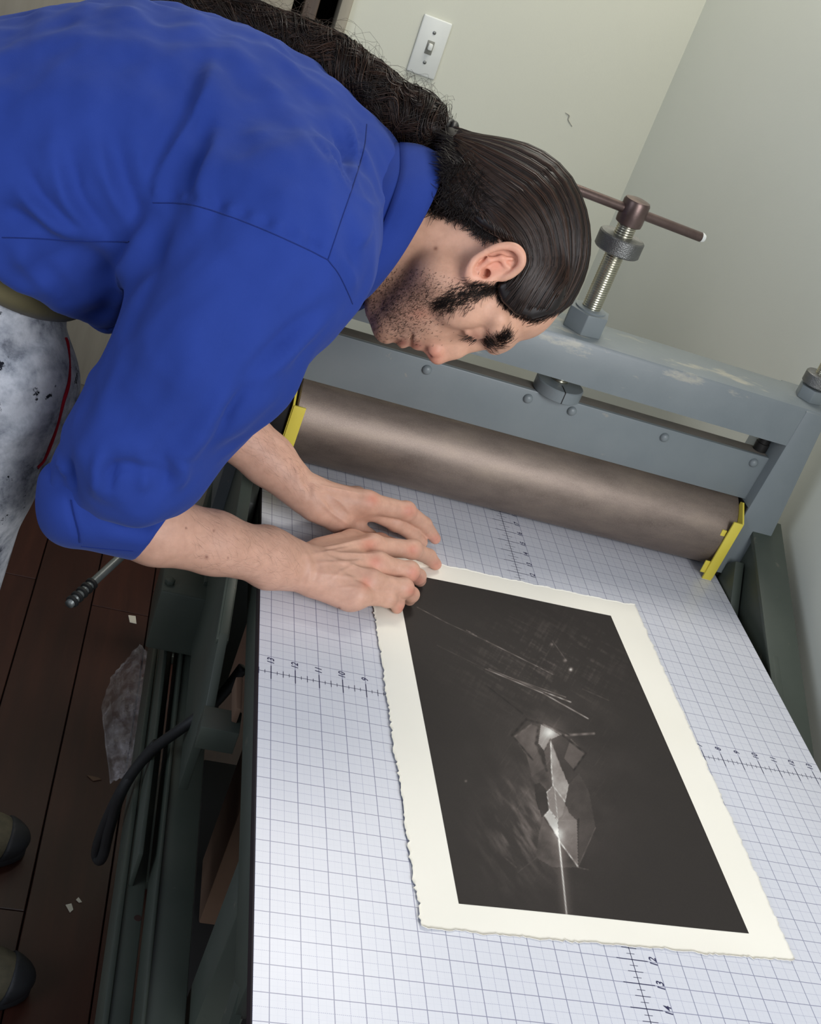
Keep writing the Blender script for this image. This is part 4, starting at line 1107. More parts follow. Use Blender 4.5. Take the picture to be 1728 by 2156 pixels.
# near shoulder, sleeve down to the elbow
F.chain([BP(660, 415, -45), W(585, 520, 1.135)], [.066, .080], 0.07)
F.cap(W(588, 518, 1.130), W(440, 735, 1.112), .083, .083, 0.05)
F.cap(W(440, 735, 1.112), W(290, 955, 1.14), .083, .066, 0.014)
F.cap(W(290, 955, 1.14), W(212, 1010, 1.165), .066, .050, 0.02)
SV, SF = F.mesh(); SV = relax(SV, SF, 2, 0.5)
FOLDS = [([(452, 112), (440, 180), (415, 235), (385, 285), (352, 350), (322, 420)], 7.5, 10), ([(420, 130), (400, 220), (365, 290), (335, 350)], -4, 11), ([(462, 262), (448, 330), (425, 400), (412, 470)], 4.5, 9), ([(440, 270), (420, 340), (395, 410)], -2.5, 8),
         ([(700, 270), (725, 330), (742, 385)], -3.2, 5), ([(730, 245), (748, 320), (750, 380)], 3.0, 5), ([(668, 285), (700, 345), (735, 395)], 3.0, 6), ([(690, 310), (715, 360), (738, 395)], -2.5, 4), ([(755, 260), (760, 320), (752, 370)], -2.0, 4), ([(600, 240), (640, 300), (690, 370)], 3, 12),
         ([(20, 380), (70, 430), (120, 475), (180, 500)], 4.5, 8), ([(50, 340), (80, 410), (125, 455), (180, 490)], -3.5, 7), ([(110, 310), (125, 380), (150, 440), (190, 490)], 4.5, 8), ([(150, 330), (160, 400), (190, 450), (230, 495)], -3.5, 7), ([(205, 290), (215, 350), (240, 410), (275, 470)], 4.5, 9), ([(245, 300), (255, 360), (275, 420), (295, 470)], -3.0, 8), ([(290, 280), (295, 340), (300, 400)], 3.0, 8), ([(0, 430), (50, 460), (110, 490)], -3, 7),
         ([(330, 440), (290, 530), (250, 620), (215, 720), (190, 810)], 6, 13), ([(365, 440), (330, 540), (290, 640), (255, 740)], -3.5, 14), ([(500, 560), (430, 680), (380, 800), (330, 900)], 3.0, 20), ([(560, 560), (500, 680), (430, 820)], -2.5, 18),
         ([(700, 655), (640, 710), (580, 770), (520, 830)], 4.0, 8), ([(680, 640), (610, 700), (540, 770), (470, 850)], -3.5, 9), ([(560, 790), (500, 845), (455, 905), (400, 965)], -4.5, 7), ([(500, 800), (450, 870), (400, 930), (350, 980)], 5.0, 10), ([(470, 880), (430, 925), (385, 975)], 4.5, 7),
         ([(200, 1005), (245, 985), (300, 985), (340, 1000)], -4.0, 7), ([(150, 960), (210, 935), (280, 930), (350, 940)], 2.5, 14),
         ([(110, 530), (150, 580), (200, 640)], 3, 12), ([(30, 520), (70, 570), (130, 640)], 4, 10), ([(180, 520), (220, 560), (240, 600)], -3, 10),
         ([(760, 420), (790, 440), (815, 400)], 2.0, 6), ([(740, 520), (765, 500), (785, 470)], 2.2, 6), ([(715, 540), (735, 570), (748, 610)], 2.0, 5)]
FOLDS += [([(215, 950), (205, 1000), (200, 1040)], 3.5, 6), ([(240, 960), (232, 1005), (228, 1045)], -3.5, 5), ([(300, 950), (305, 1000), (300, 1040)], 3.5, 7), ([(345, 960), (350, 1000), (345, 1035)], -3.0, 6), ([(385, 960), (385, 1000), (375, 1030)], 3.0, 6), ([(150, 960), (150, 1000), (155, 1030)], -3.0, 6), ([(120, 930), (128, 970), (140, 1005)], 3, 6)]
for k in range(15):     # puckers along the armhole seam
    t_ = k / 14; u = 335 + 345 * t_; v = 428 + 20 * t_ + 95 * t_ ** 1.6
    FOLDS.append(([(u + 6, v - 34), (u, v - 8)], 1.5 if k % 2 == 0 else -1.5, 4.2))
wr = np.random.RandomState(21)
armd = unit(W(290, 955, 1.14) - W(588, 518, 1.13)); spd = unit(SH[4] - SH[1])
qs, ds = project(SV); sl_ = np.clip((qs[:, 1] - 430 - 0.33 * (qs[:, 0] - 320)) / 80, 0, 1) * (ds < 1.2)
Ns = vnormals(SV, SF); wv = np.zeros(len(SV))
for j in range(26):
    for dirv, msk in ((armd, sl_), (np.cross(spd, NB), 1 - sl_)):
        kd = unit(wr.randn(3)); kd = unit(kd - dirv * (kd @ dirv) * 0.86); lam_ = wr.uniform(0.05, 0.14)
        s_ = np.sin((SV @ kd) * 2 * np.pi / lam_ + wr.rand() * 6.28)
        wv += msk * (0.30 - np.abs(s_) ** 1.3) * lam_ * 0.0100
SV = SV + Ns * (wv - np.median(wv))[:, None]
SV = emboss(SV, SF, [(a, b * 1.9, c) for a, b, c in FOLDS])

def m_cloth(name, a, b, sheen=0.14, weave=1100, rough=0.92):
    t = NT(name); v = t.coord()
    t.col(t.ramp(t.noise(7, 5, .6, v), [(0.3, a), (0.7, b)]))
    t.bump(t.noise(weave, 2, .6, v), 0.22, 0.0006)
    t.b.inputs['Sheen Roughness'].default_value = 0.45; t.b.inputs['Sheen Tint'].default_value = (0.45, 0.56, 1.0, 1)
    return t.p(rough=rough, sheen=sheen, spec=0.12)
M_SHIRT = m_cloth('blue_cotton', rgb(37, 58, 130), rgb(43, 65, 142))
M_SEAM = m_cloth('blue_seam_thread', rgb(24, 40, 102), rgb(28, 46, 112))
shirt = npmesh('shirt', SV, SF, M_SHIRT, person, True)
shirt['label'] = 'royal blue cotton work shirt'
SB = bvh_of(SV, SF)
def seam(pts, r=0.0006, name='seam'):
    P = []
    for u, v in catmull(np.array(pts, float), 8):
        h, n_ = shoot(SB, u, v)
        if h is not None: P.append(h + n_ * 0.0002)
    V_, F_ = tube_arrays(np.array(P), r, 6)
    return npmesh(name, V_, F_, M_SEAM, shirt, True)
seam([(322, 427), (400, 431), (480, 455), (560, 486), (640, 522), (690, 547)])
seam([(772, 262), (766, 315), (745, 386), (716, 470), (690, 547)])
seam([(690, 547), (712, 576), (733, 618), (742, 640)])
seam([(5, 500), (80, 502), (160, 507), (272, 509)])

# collar: folded band around the neck
def ring(near, w_sc=1.0):
    P = [HP(u, v, w) for u, v, w in near]
    far = [mir(p, q[2]) for p, q in zip(P, near)][1:-1][::-1]
    return np.array(P + far)
def closed_cat(P, sub):
    P = np.asarray(P); n = len(P); out = []
    for i in range(n):
        a, b, c, d = P[i - 1], P[i], P[(i + 1) % n], P[(i + 2) % n]
        t = np.linspace(0, 1, sub, endpoint=False)[:, None]
        out.append(0.5 * (2 * b + (c - a) * t + (2 * a - 5 * b + 4 * c - d) * t ** 2 + (3 * b - a - 3 * c + d) * t ** 3))
    return np.vstack(out)
topR = closed_cat(ring([(930, 328, 0), (931, 368, -44), (912, 420, -64), (879, 484, -72), (836, 554, -66), (790, 612, -42), (757, 644, 0)]), 8)
botR = closed_cat(ring([(842, 300, 0), (842, 362, -58), (818, 440, -84), (785, 520, -88), (752, 588, -74), (738, 632, -44), (738, 656, 0)]), 8)
cen = topR.mean(0)
def band(name, A, B, thick, mat, parent, rows=7, bulge=0.004):
    n = len(A); V_ = []
    cA = A.mean(0); cB = B.mean(0)
    for layer in (0, 1):
        for j in range(rows):
            t = j / (rows - 1); c = cA * (1 - t) + cB * t
            P = A * (1 - t) + B * t
            o = P - c; o /= np.linalg.norm(o, axis=1)[:, None]
            V_.append(P + o * (bulge * math.sin(math.pi * t) - layer * thick))
    V_ = np.vstack(V_); Fc = []
    idx = lambda l, j, i: l * rows * n + j * n + i % n
    for j in range(rows - 1):
        for i in range(n):
            Fc.append((idx(0, j, i), idx(0, j, i + 1), idx(0, j + 1, i + 1), idx(0, j + 1, i)))
            Fc.append((idx(1, j, i), idx(1, j + 1, i), idx(1, j + 1, i + 1), idx(1, j, i + 1)))
    for i in range(n):
        Fc.append((idx(0, 0, i), idx(1, 0, i), idx(1, 0, i + 1), idx(0, 0, i + 1)))
        Fc.append((idx(0, rows - 1, i), idx(0, rows - 1, i + 1), idx(1, rows - 1, i + 1), idx(1, rows - 1, i)))
    return npmesh(name, V_, np.array(Fc), mat, parent, True)
band('collar', topR, botR, 0.004, M_SHIRT, shirt)
# collar stand reaching down inside the shirt
stR = closed_cat(ring([(800, 300, 0), (790, 370, -60), (760, 450, -84), (735, 530, -86), (712, 600, -70), (705, 640, -40), (705, 660, 0)]), 8)
band('collar_stand', topR * 0.35 + botR * 0.65 + (cen - botR.mean(0)) * 0.0, stR, 0.004, M_SHIRT, shirt, 7, 0.002)

# rolled cuff at the near elbow
F = Field(W(240, 1075, 1.175) - 0.13, W(240, 1075, 1.175) + 0.13, 0.0025)
ca, cb_ = W(176, 1068, 1.168), W(372, 1100, 1.20)
F.cap(ca, cb_, .040, .047, 0.01, n=unit(CR[2]), sc=0.80)
F.cap(W(128, 1012, 1.16), W(140, 1092, 1.165), .019, .020, 0.02)
F.cap(W(250, 1000, 1.15), W(255, 1070, 1.17), .045, .030, 0.02)
ax_ = unit(W(400, 1105, 1.205) - W(270, 1085, 1.185) + CR[1] * 0.03)
F.plane_cut(W(338, 1098, 1.198), ax_, 0.004)
CV, CFc = F.mesh(); CV = relax(CV, CFc, 1, 0.5)
CV = emboss(CV, CFc, [([(140, 1050), (152, 1090), (165, 1140)], -3, 3), ([(165, 1075), (240, 1070), (320, 1060)], 2, 8), ([(200, 1120), (260, 1130), (310, 1140)], 2, 10), ([(240, 1090), (290, 1110), (330, 1130)], -2, 9)])
cuff = npmesh('cuff', CV, CFc, M_SHIRT, shirt, True)
_sb = SB; SB = bvh_of(CV, CFc)
for sm in (seam([(150, 1052), (157, 1085), (166, 1120), (168, 1142)], 0.0007), seam([(185, 1062), (260, 1052), (330, 1046)], 0.0008), seam([(172, 1150), (220, 1155), (280, 1160)], 0.0006)): sm.parent = cuff; sm.matrix_parent_inverse = Matrix.Identity(4)
SB = _sb
# ---- trousers, belt, shoes
def m_jeans():
    t = NT('ink_stained_pale_denim'); v = t.coord()
    c = t.ramp(t.noise(22, 7, .70, v), [(0.34, rgb(62, 66, 78)), (0.46, rgb(150, 154, 162)), (0.62, rgb(196, 198, 204)), (0.8, rgb(168, 170, 176))])
    k = t.ramp(t.noise(30, 5, .7, v), [(0.355, (1, 1, 1, 1)), (0.385, (0, 0, 0, 1))])
    c = t.mix(k, c, rgb(24, 26, 34)); t.col(c)
    w = t.n('ShaderNodeTexWave'); w.inputs['Scale'].default_value = 420; w.bands_direction = 'DIAGONAL'; t.L.new(v, w.inputs['Vector'])
    t.bump(w.outputs['Fac'], 0.35, 0.0007); return t.p(rough=0.85, spec=0.2)
F = Field(np.array([-1.12, -0.02, 0.02]), np.array([-0.50, 0.72, 1.10]), 0.006)
F.cap(cW + nW * 0.03, cW + nW * 0.19, .114, .112, 0.03, n=NB, sc=0.68)
F.plane_cut(cW + nW * 0.045, -nW, 0.006)
hipN = W(-30, 800, 1.245); kneeN = np.array([-0.70, 0.24, 0.46]); ankN = np.array([-0.70, 0.225, 0.10])
F.chain([cW + nW * 0.24 - NB * 0.07, hipN, W(-100, 960, 1.26), kneeN, ankN], [.090, .086, .084, .070, .058], 0.03)
kneeF = np.array([-0.74, 0.50, 0.46]); ankF = np.array([-0.74, 0.48, 0.10])
F.chain([cW + nW * 0.24 + NB * 0.07, kneeF, ankF], [.085, .070, .058], 0.03)
PV, PF = F.mesh(); PV = relax(PV, PF, 1, 0.4)
PV = emboss(PV, PF, [([(10, 730), (60, 720), (120, 705)], -7, 8), ([(5, 770), (60, 760), (110, 735)], 6, 10), ([(20, 830), (70, 800), (120, 790)], 4, 12), ([(10, 930), (50, 910), (90, 880)], 4, 10)])
pants = npmesh('trousers', PV, PF, m_jeans(), person, True)
PBV = bvh_of(PV, PF)
# red edge of the pocket lining along the front of the leg
P = []
for (u, v) in [(124, 712), (129, 730), (131, 800), (118, 850), (100, 915), (80, 965), (64, 985)]:
    for du in range(0, 40):
        h, n_ = shoot(PBV, u + 14 - du, v)
        if h is not None: P.append(h); break
if len(P) > 2:
    V_, F_ = tube_arrays(catmull(np.array(P), 6), 0.0022, 6)
    npmesh('red_seam', V_, F_, m_cloth('red_edging', rgb(140, 20, 34), rgb(160, 28, 42)), pants, True)
# belt
M_BELT = m_cloth('khaki_webbing', rgb(96, 90, 64), rgb(114, 106, 78), 0.1, 700)
th = np.linspace(0, 2 * np.pi, 72, endpoint=False)
ringP = lambda off, gr: cW + nW * off + eW * ((.122 + gr) * np.cos(th))[:, None] + NB * ((.172 + gr) * np.sin(th))[:, None]
belt = band('belt', ringP(0.026, 0.000), ringP(0.062, 0.002), 0.004, M_BELT, person, 4, 0.001)
# shoes
M_SHOE = mottled('tan_mesh_upper', rgb(70, 66, 52), rgb(92, 86, 68), 60, 0.8, 0, 0.5, 900)
M_SOLE = mottled('dark_rubber_sole', rgb(26, 28, 32), rgb(38, 40, 44), 20, 0.6)
def shoe(tx, ty, yaw, name):
    d = np.array([math.cos(yaw), math.sin(yaw), 0]); s_ = np.array([-d[1], d[0], 0]); tip = np.array([tx, ty, 0.0])
    F = Field(tip - d * 0.15 - np.array([.19, .19, .01]), tip - d * 0.15 + np.array([.19, .19, .14]), 0.004)
    A = np.array([d, s_, UP])
    F.ell(tip - d * 0.095 + UP * 0.036, A, (.090, .047, .042), 0.02); F.ell(tip - d * 0.20 + UP * 0.050, A, (.085, .040, .060), 0.03)
    F.plane_cut(np.array([0, 0, 0.016]), (0, 0, -1), 0.004)
    V_, F_ = F.mesh(); up_ = npmesh(name, V_, F_, M_SHOE, person, True)
    n = 40; tt = np.linspace(0, 2 * np.pi, n, endpoint=False); prof = []
    L = tip - d * 0.145
    o = L + d * (np.cos(tt) * 0.146)[:, None] + s_ * (np.sin(tt) * (0.046 + 0.006 * np.cos(tt)))[:, None]
    rows = []
    for gz, gs in ((0.0, 0.97), (0.004, 1.0), (0.018, 1.0), (0.022, 0.97)):
        r_ = L + (o - L) * gs; r_ = r_.copy(); r_[:, 2] = gz; rows.append(r_)
    V_ = np.vstack(rows); Fc = [(j * n + i, j * n + (i + 1) % n, (j + 1) * n + (i + 1) % n, (j + 1) * n + i) for j in range(3) for i in range(n)]
    Fc += [tuple(range(n))[::-1], tuple(3 * n + i for i in range(n))]
    mesh('sole', V_, Fc, M_SOLE, up_, True)
    F = Field(tip - np.array([.10, .10, .01]), tip + np.array([.06, .10, .11]), 0.003)
    F.ell(tip - d * 0.088 + UP * 0.034, A, (.092, .0500, .043), 0.01)
    F.plane_cut(tip - d * 0.045 + UP * 0.0, -d + UP * 0.25, 0.004); F.plane_cut(np.array([0, 0, 0.018]), (0, 0, -1), 0.002)
    V_, F_ = F.mesh(); npmesh('toe_cap', V_, F_, M_SOLE, up_, True)
shoe(-0.463, 0.205, 0.05, 'shoe'); shoe(-0.512, 0.462, 0.12, 'shoe')

# ---- hair
HAIR_POLY = [(1192, 650), (1155, 664), (1118, 673), (1084, 661), (1056, 634), (1046, 606), (1052, 596), (1080, 582), (1100, 566), (1106, 540), (1094, 514), (1062, 503), (1040, 492), (1012, 476), (994, 459), (955, 446), (915, 442), (925, 410), (936, 360), (934, 318), (934, 262), (945, 240), (1000, 200), (1300, 230), (1330, 640), (1240, 660)]
def poly_sd(px, py, poly):
    d = np.full(px.shape, 1e9, np.float32); ins = np.zeros(px.shape, bool); n = len(poly)
    for i in range(n):
        x0, y0 = poly[i]; x1, y1 = poly[(i + 1) % n]
        ex, ey = x1 - x0, y1 - y0; t = np.clip(((px - x0) * ex + (py - y0) * ey) / (ex * ex + ey * ey), 0, 1)
        d = np.minimum(d, np.hypot(px - x0 - t * ex, py - y0 - t * ey))
        if y0 != y1: ins ^= ((y0 > py) != (y1 > py)) & (px < ex * (py - y0) / ey + x0)
    return np.where(ins, -d, d)
hf = head_field
F = Field(hf.lo, hf.lo + hf.h * (hf.n - 1), hf.h * 1.0, HBAS)
F.f = np.full_like(hf.f, 0.5)
F.ell(HP(1076, 500), inplane(0.2, 0.98), (97 * mm, 81 * mm, 77 * mm), 0.012)
F.ell(HP(1100, 610), inplane(1, 0), (43 * mm, 40 * mm, 62 * mm), 0.02)
F.cap(HP(1040, 470), HP(990, 400), 72 * mm, 44 * mm, 0.03)
F.cap(HP(990, 400), HP(950, 325), 42 * mm, 14 * mm, 0.02)
F.cap(HP(1010, 480), HP(955, 440), 63 * mm, 60 * mm, 0.03)
F.cap(HP(1050, 345), HP(944, 300), 16 * mm, 9 * mm, 0.012)
F.cap(HP(975, 370), HP(940, 318), 30 * mm, 18 * mm, 0.02)
both(lambda a: F.ell(a, inplane(1, 0), (46 * mm, 46 * mm, 16 * mm), 0.02), (1090, 600, -58))
# hairline: outline on the near side of the head, mirrored to the far side
ii = np.argwhere(F.f < 0.02)
G = (F.lo + F.h * ii) @ HBAS
lat = (G - OH) @ NH
near = G - NH * (np.where(lat > 0, 2 * lat, 0))[:, None]
pq, _d = project(near)
sd = poly_sd(pq[:, 0].astype(np.float32), pq[:, 1].astype(np.float32), HAIR_POLY) * 0.00047
fv = F.f[tuple(ii.T)]
k_ = 0.006; hh = np.maximum(k_ - np.abs(fv - sd), 0) / k_
F.f[tuple(ii.T)] = (np.maximum(fv, sd) + hh * hh * k_ * 0.25).astype(np.float32)
AV, AF = F.mesh(); AV = relax(AV, AF, 1, 0.4)
del G, near, pq, sd, ii
def m_hair(name, a, b, c):
    t = NT(name); v = t.coord()
    oi = t.n('ShaderNodeAttribute', attribute_name='pig')
    t.col(t.mix(oi.outputs['Fac'], a, c) if False else t.ramp(oi.outputs['Fac'], [(0.0, a), (0.5, b), (1.0, c)]))
    return t.p(rough=0.38, spec=0.30)
M_HAIR = m_hair('dark_brown_hair', rgb(20, 14, 11), rgb(38, 27, 22), rgb(74, 52, 40))
t = NT('hair_scalp'); t.col(rgb(24, 18, 16)); t.p(rough=0.45, spec=0.4); M_SCALP = t.m
cap_o = npmesh('hair', AV, AF, M_SCALP, person, True)
cap_o['label'] = 'dark brown hair slicked back into a ponytail'
AB = bvh_of(AV, AF)
hr = np.random.RandomState(12)
class Strands:
    def __init__(s): s.V = []; s.F = []; s.C = []; s.o = 0
    def add(s, P, r0, r1, shade, n=3):
        P = np.asarray(P); m = len(P)
        rad = np.interp(np.linspace(0, 1, m), [0, .15, .8, 1], [r0 * .5, r0, r0, r1])
        V_, F_ = tube_arrays(P, rad, n); s.V.append(V_); s.F.append(F_ + s.o); s.C.append(np.full(len(V_), shade)); s.o += len(V_)
    def build(s, name, parent, kind=True):
        V_ = np.vstack(s.V); c = np.concatenate(s.C); o = npmesh(name, V_, np.vstack(s.F), M_HAIR, parent, True, np.stack([c, c, c], 1))
        if kind: o['kind'] = 'stuff'
        return o
TIE = [(948, 302), (946, 296), (945, 290), (944, 284)]
def surf(P2, w, lift):
    out = []
    for (u, v), ww in zip(P2, w):
        h = AB.find_nearest(Vector(HP(u, v, ww)))
        out.append(np.array(h[0]) + np.array(h[1]) * lift)
    return out
OUT = np.array([(1190, 648), (1222, 618), (1246, 565), (1252, 505), (1240, 440), (1206, 375), (1150, 325), (1085, 290), (1020, 292), (970, 292), (934, 282)], float)
INN = np.array([(1058, 630), (1092, 600), (1112, 560), (1112, 525), (1094, 492), (1064, 464), (1030, 440), (1000, 412), (975, 380), (953, 342), (934, 304)], float)
INN2 = np.array([(1010, 472), (1000, 466), (988, 458), (978, 446), (968, 432), (960, 416), (954, 398), (950, 380), (947, 360), (944, 336), (936, 314)], float)
WIN = np.array([-68, -74, -80, -84, -82, -78, -72, -62, -46, -28, -10.0]); WIN2 = np.array([-74, -72, -70, -68, -66, -62, -56, -48, -38, -24, -8.0]); WOUT = np.array([-3.0] * 11)
ST = Strands()
for i in range(1500):
    s_ = hr.rand() ** 0.9
    if i < 1180:
        base_ = OUT * s_ + INN * (1 - s_); wl = WOUT * s_ ** 1.6 + WIN * (1 - s_ ** 1.6)
    else:
        base_ = INN * s_ + INN2 * (1 - s_); wl = WIN * s_ + WIN2 * (1 - s_)
    if i < 1180:
        base_[0] = [np.interp(s_, [0, .22, .48, .76, 1], [1058, 1084, 1118, 1155, 1190]), np.interp(s_, [0, .22, .48, .76, 1], [632, 664, 677, 668, 650])]
        base_[1] = base_[1] * 0.6 + (base_[0] + base_[2]) * 0.2
        wl[0] = -72 * (1 - s_ ** 2.2) - 4; wl[1] = -78 * (1 - s_ ** 1.8) - 4
    P2 = catmull(np.c_[base_ + hr.randn(1, 2) * 2.0, wl], 2)
    ph = hr.rand() * 6.28; tt = np.linspace(0, 1, len(P2))
    P2[:, :2] += np.stack([np.sin(tt * 5 + ph) * 2.4, np.cos(tt * 4 + ph) * 2.4], 1)
    a = hr.randint(0, 3) if hr.rand() < .8 else hr.randint(0, 8); P2 = P2[a:]
    P = surf(P2[:, :2], P2[:, 2], 0.0003 + 0.0007 * hr.rand() + 0.0006 * math.sin(s_ * 75))
    ST.add(P, 0.00045 + 0.0004 * hr.rand(), 0.0003, np.clip(0.32 + 0.28 * math.sin(s_ * 75) + 0.22 * hr.randn(), 0, 1))
    if i % 3 == 0:
        Q = np.array(P); w_ = (Q - OH) @ NH; ST.add(Q - 2 * NH * w_[:, None], 0.0008, 0.0003, np.clip(0.35 + 0.2 * hr.randn(), 0, 1))
ST.build('hair_strands', cap_o)
# wispy edge hairs: temple, nape, sideburn
EW = Strands()
def tuft(n, gen, L, r=0.00022, bv=HB, lift=0.0, curl=0.25, out_=0.35):
    for i in range(n):
        u, v, du, dv = gen()
        h, n_ = shoot(bv, u, v)
        if h is None: continue
        d = CR[0] * du + CR[1] * dv; d = d - n_ * (d @ n_); d = unit(d)
        sd_ = np.cross(n_, d); P = [h + n_ * lift]; l = L * (0.6 + 0.8 * hr.rand()); c_ = curl * hr.randn()
        for k in range(1, 6):
            t_ = k / 5; P.append(h + n_ * (lift + out_ * l * t_ * (1 - 0.5 * t_)) + d * l * t_ + sd_ * l * c_ * t_ * t_)
        EW.add(P, r, r * 0.4, np.clip(0.15 + 0.15 * hr.randn(), 0, 1))
def g_side():
    t_ = hr.rand(); c = np.array([(1048, 604), (1015, 606), (985, 616), (950, 632), (920, 642)]); q = catmull(c, 6); p_ = q[int(t_ * (len(q) - 1))]
    w_ = np.interp(t_, [0, .15, .35, .7, 1], [7, 9, 20, 25, 9])
    return p_[0] + hr.randn() * 7, p_[1] + hr.randn() * w_ * 0.62, -0.7 + 0.3 * hr.randn(), 0.65 + 0.3 * hr.randn()
tuft(850, g_side, 0.0085, 0.00017, HB, 0.0, 0.3, 0.3)
def g_line():
    c = np.array([(1186, 650), (1155, 664), (1118, 674), (1084, 662), (1056, 636), (1048, 604)], float); q = catmull(c, 8); p_ = q[hr.randint(len(q))]
    return p_[0] + hr.randn() * 5, p_[1] + hr.randn() * 5, 0.35 + 0.2 * hr.randn(), -0.9 + 0.3 * hr.randn()
tuft(900, g_line, 0.016, 0.00026, HB, 0.0004, 0.15, 0.15)
def g_nape():
    c = np.array([(905, 436), (950, 446), (994, 460), (1012, 478), (1046, 496)], float); q = catmull(c, 8); p_ = q[hr.randint(len(q))]
    return p_[0] + hr.randn() * 9, p_[1] - abs(hr.randn()) * 11 + 6, 0.0 + 0.6 * hr.randn(), 0.3 + 0.7 * hr.randn()
tuft(1100, g_nape, 0.009, 0.00026, HB, 0.0004, 0.6, 0.4)
def g_napec():
    return 905 + hr.rand() * 110, 350 + hr.rand() * 100, -0.1 + 0.7 * hr.randn(), 0.2 + 0.8 * hr.randn()
tuft(900, g_napec, 0.011, 0.0003, AB, 0.0003, 0.9, 0.3)
def g_tie():
    return 936 + hr.rand() * 34, 285 + hr.rand() * 95, -0.75 + 0.2 * hr.randn(), -0.65 + 0.2 * hr.randn()
tuft(260, g_tie, 0.018, 0.0003, AB, 0.0002, 0.1, 0.03)
# eyebrow and lashes
def g_brow():
    t_ = hr.rand(); p_ = np.array([1026, 728]) * (1 - t_) + np.array([1068, 708]) * t_
    return p_[0] + hr.randn() * 5, p_[1] + 2 + hr.randn() * 7, 0.5 + 0.3 * hr.randn(), -0.9 + 0.3 * hr.randn()
tuft(500, g_brow, 0.0075, 0.00017, HB, 0.0, 0.2, 0.25)
def g_lash():
    t_ = hr.rand(); return 984 + 22 * t_ + hr.randn(), 704 + 12 * t_ + hr.randn(), -0.8, 0.6
tuft(24, g_lash, 0.008, 0.00022, HB, 0.0, 0.3, 0.6)
# short stubble over jaw, chin and lip
def g_stub():
    while True:
        u = 770 + hr.rand() * 190; v = 565 + hr.rand() * 165
        m_ = math.exp(-(((u - 830) / 75) ** 2 + ((v - 650) / 70) ** 2)) + 0.5 * math.exp(-(((u - 900) / 60) ** 2 + ((v - 620) / 45) ** 2))
        if hr.rand() < m_: return u, v, -0.6 + 0.4 * hr.randn(), 0.5 + 0.4 * hr.randn()
tuft(1200, g_stub, 0.0022, 0.00013, HB, 0.0, 0.2, 0.5)
ew = EW.build('fine_hairs', cap_o)
EW = Strands()
RB, LB = bvh_of(RV, RF), bvh_of(LV, LF)
def g_armR():
    t_ = hr.rand(); u = 400 + 230 * t_; return u, 1050 + 60 * t_ + hr.rand() ** 1.5 * 150, 0.8 + 0.3 * hr.randn(), 0.5 + 0.4 * hr.randn()
tuft(380, g_armR, 0.010, 0.000035, RB, 0.0, 0.25, 0.22)
def g_armL():
    t_ = hr.rand(); return 470 + 150 * t_ + hr.rand() * 70, 1000 - 130 * (1 - t_) + (hr.rand() - .5) * 130, 0.7 + 0.3 * hr.randn(), 0.7 + 0.4 * hr.randn()
tuft(260, g_armL, 0.010, 0.000035, LB, 0.0, 0.25, 0.22)
EW.build('arm_hairs', body)
# hair tie
tie = W(938, 284, 1.262); tdir = unit(W(960, 296, 1.262) - W(905, 262, 1.262)); x_, y_, z_ = [np.array(q) for q in frame_of(tdir)]
tie_o = None
for k in range(3):
    c_ = tie + tdir * (k - 1) * 0.0052; a_ = np.linspace(0, 2 * np.pi, 40)
    P = c_ + x_ * (np.cos(a_) * 0.0145)[:, None] + y_ * (np.sin(a_) * 0.0145)[:, None] + tdir * (0.002 * np.sin(a_ * 2 + k))[:, None]
    V_, F_ = tube_arrays(P, 0.0032, 10); npmesh('hair_tie', V_, F_, M_BLACK, cap_o, True)
# ponytail: a wavy rope of hair lying along the spine
PT = [(946, 302, 1.262, .014), (930, 292, 1.262, .019), (905, 278, 1.262, .029), (865, 246, 1.262, .029), (815, 216, 1.262, .027), (765, 176, 1.265, .028), (715, 140, 1.268, .030), (660, 108, 1.272, .028), (600, 82, 1.276, .026), (520, 50, 1.28, .024), (430, 24, 1.285, .022), (330, 4, 1.29, .020), (230, -14, 1.30, .017)]
pc = catmull(np.array([W(u, v, d) for u, v, d, r in PT]), 8); prd = np.interp(np.linspace(0, 1, len(pc)), np.linspace(0, 1, len(PT)), [q[3] for q in PT])
V_, F_ = tube_arrays(pc, prd * 0.80, 18)
core = npmesh('ponytail', V_, F_, M_SCALP, cap_o, True)
Tn = np.gradient(pc, axis=0); Tn /= np.linalg.norm(Tn, axis=1)[:, None]
NX = np.cross(Tn, CR[2]); NX /= np.linalg.norm(NX, axis=1)[:, None]; NY = np.cross(Tn, NX)
PS = Strands(); m = len(pc); tt = np.linspace(0, 1, m)
def lock(a0_, tw, rr, wob, wf, ph, j0, j1):
    a_ = a0_ + tw * tt + 0.55 * np.sin(tt * wf + ph)
    r_ = prd * (rr + wob * np.sin(tt * wf * 1.3 + ph * 2))
    return (pc + NX * (np.cos(a_) * r_)[:, None] + NY * (np.sin(a_) * r_)[:, None])[j0:j1]
for L in range(64):
    a0_ = hr.rand() * 6.28; tw = 7.5 + hr.randn() * 1.2; rr = 0.78 + 0.2 * hr.rand(); ph = hr.rand() * 6.28; wf = 34 + hr.randn() * 5
    for k in range(30):
        j0 = hr.randint(0, m // 2) if hr.rand() < .5 else 0; j1 = min(m, j0 + hr.randint(20, m))
        if j1 - j0 < 8: continue
        P = lock(a0_ + 0.16 * hr.randn(), tw, rr + 0.05 * hr.randn(), 0.06, wf, ph + 0.25 * hr.randn(), j0, j1)
        PS.add(P, 0.0004 + 0.0003 * hr.rand(), 0.0002, np.clip(0.42 + 0.25 * math.sin(L * 1.7) + 0.18 * hr.randn(), 0, 1))
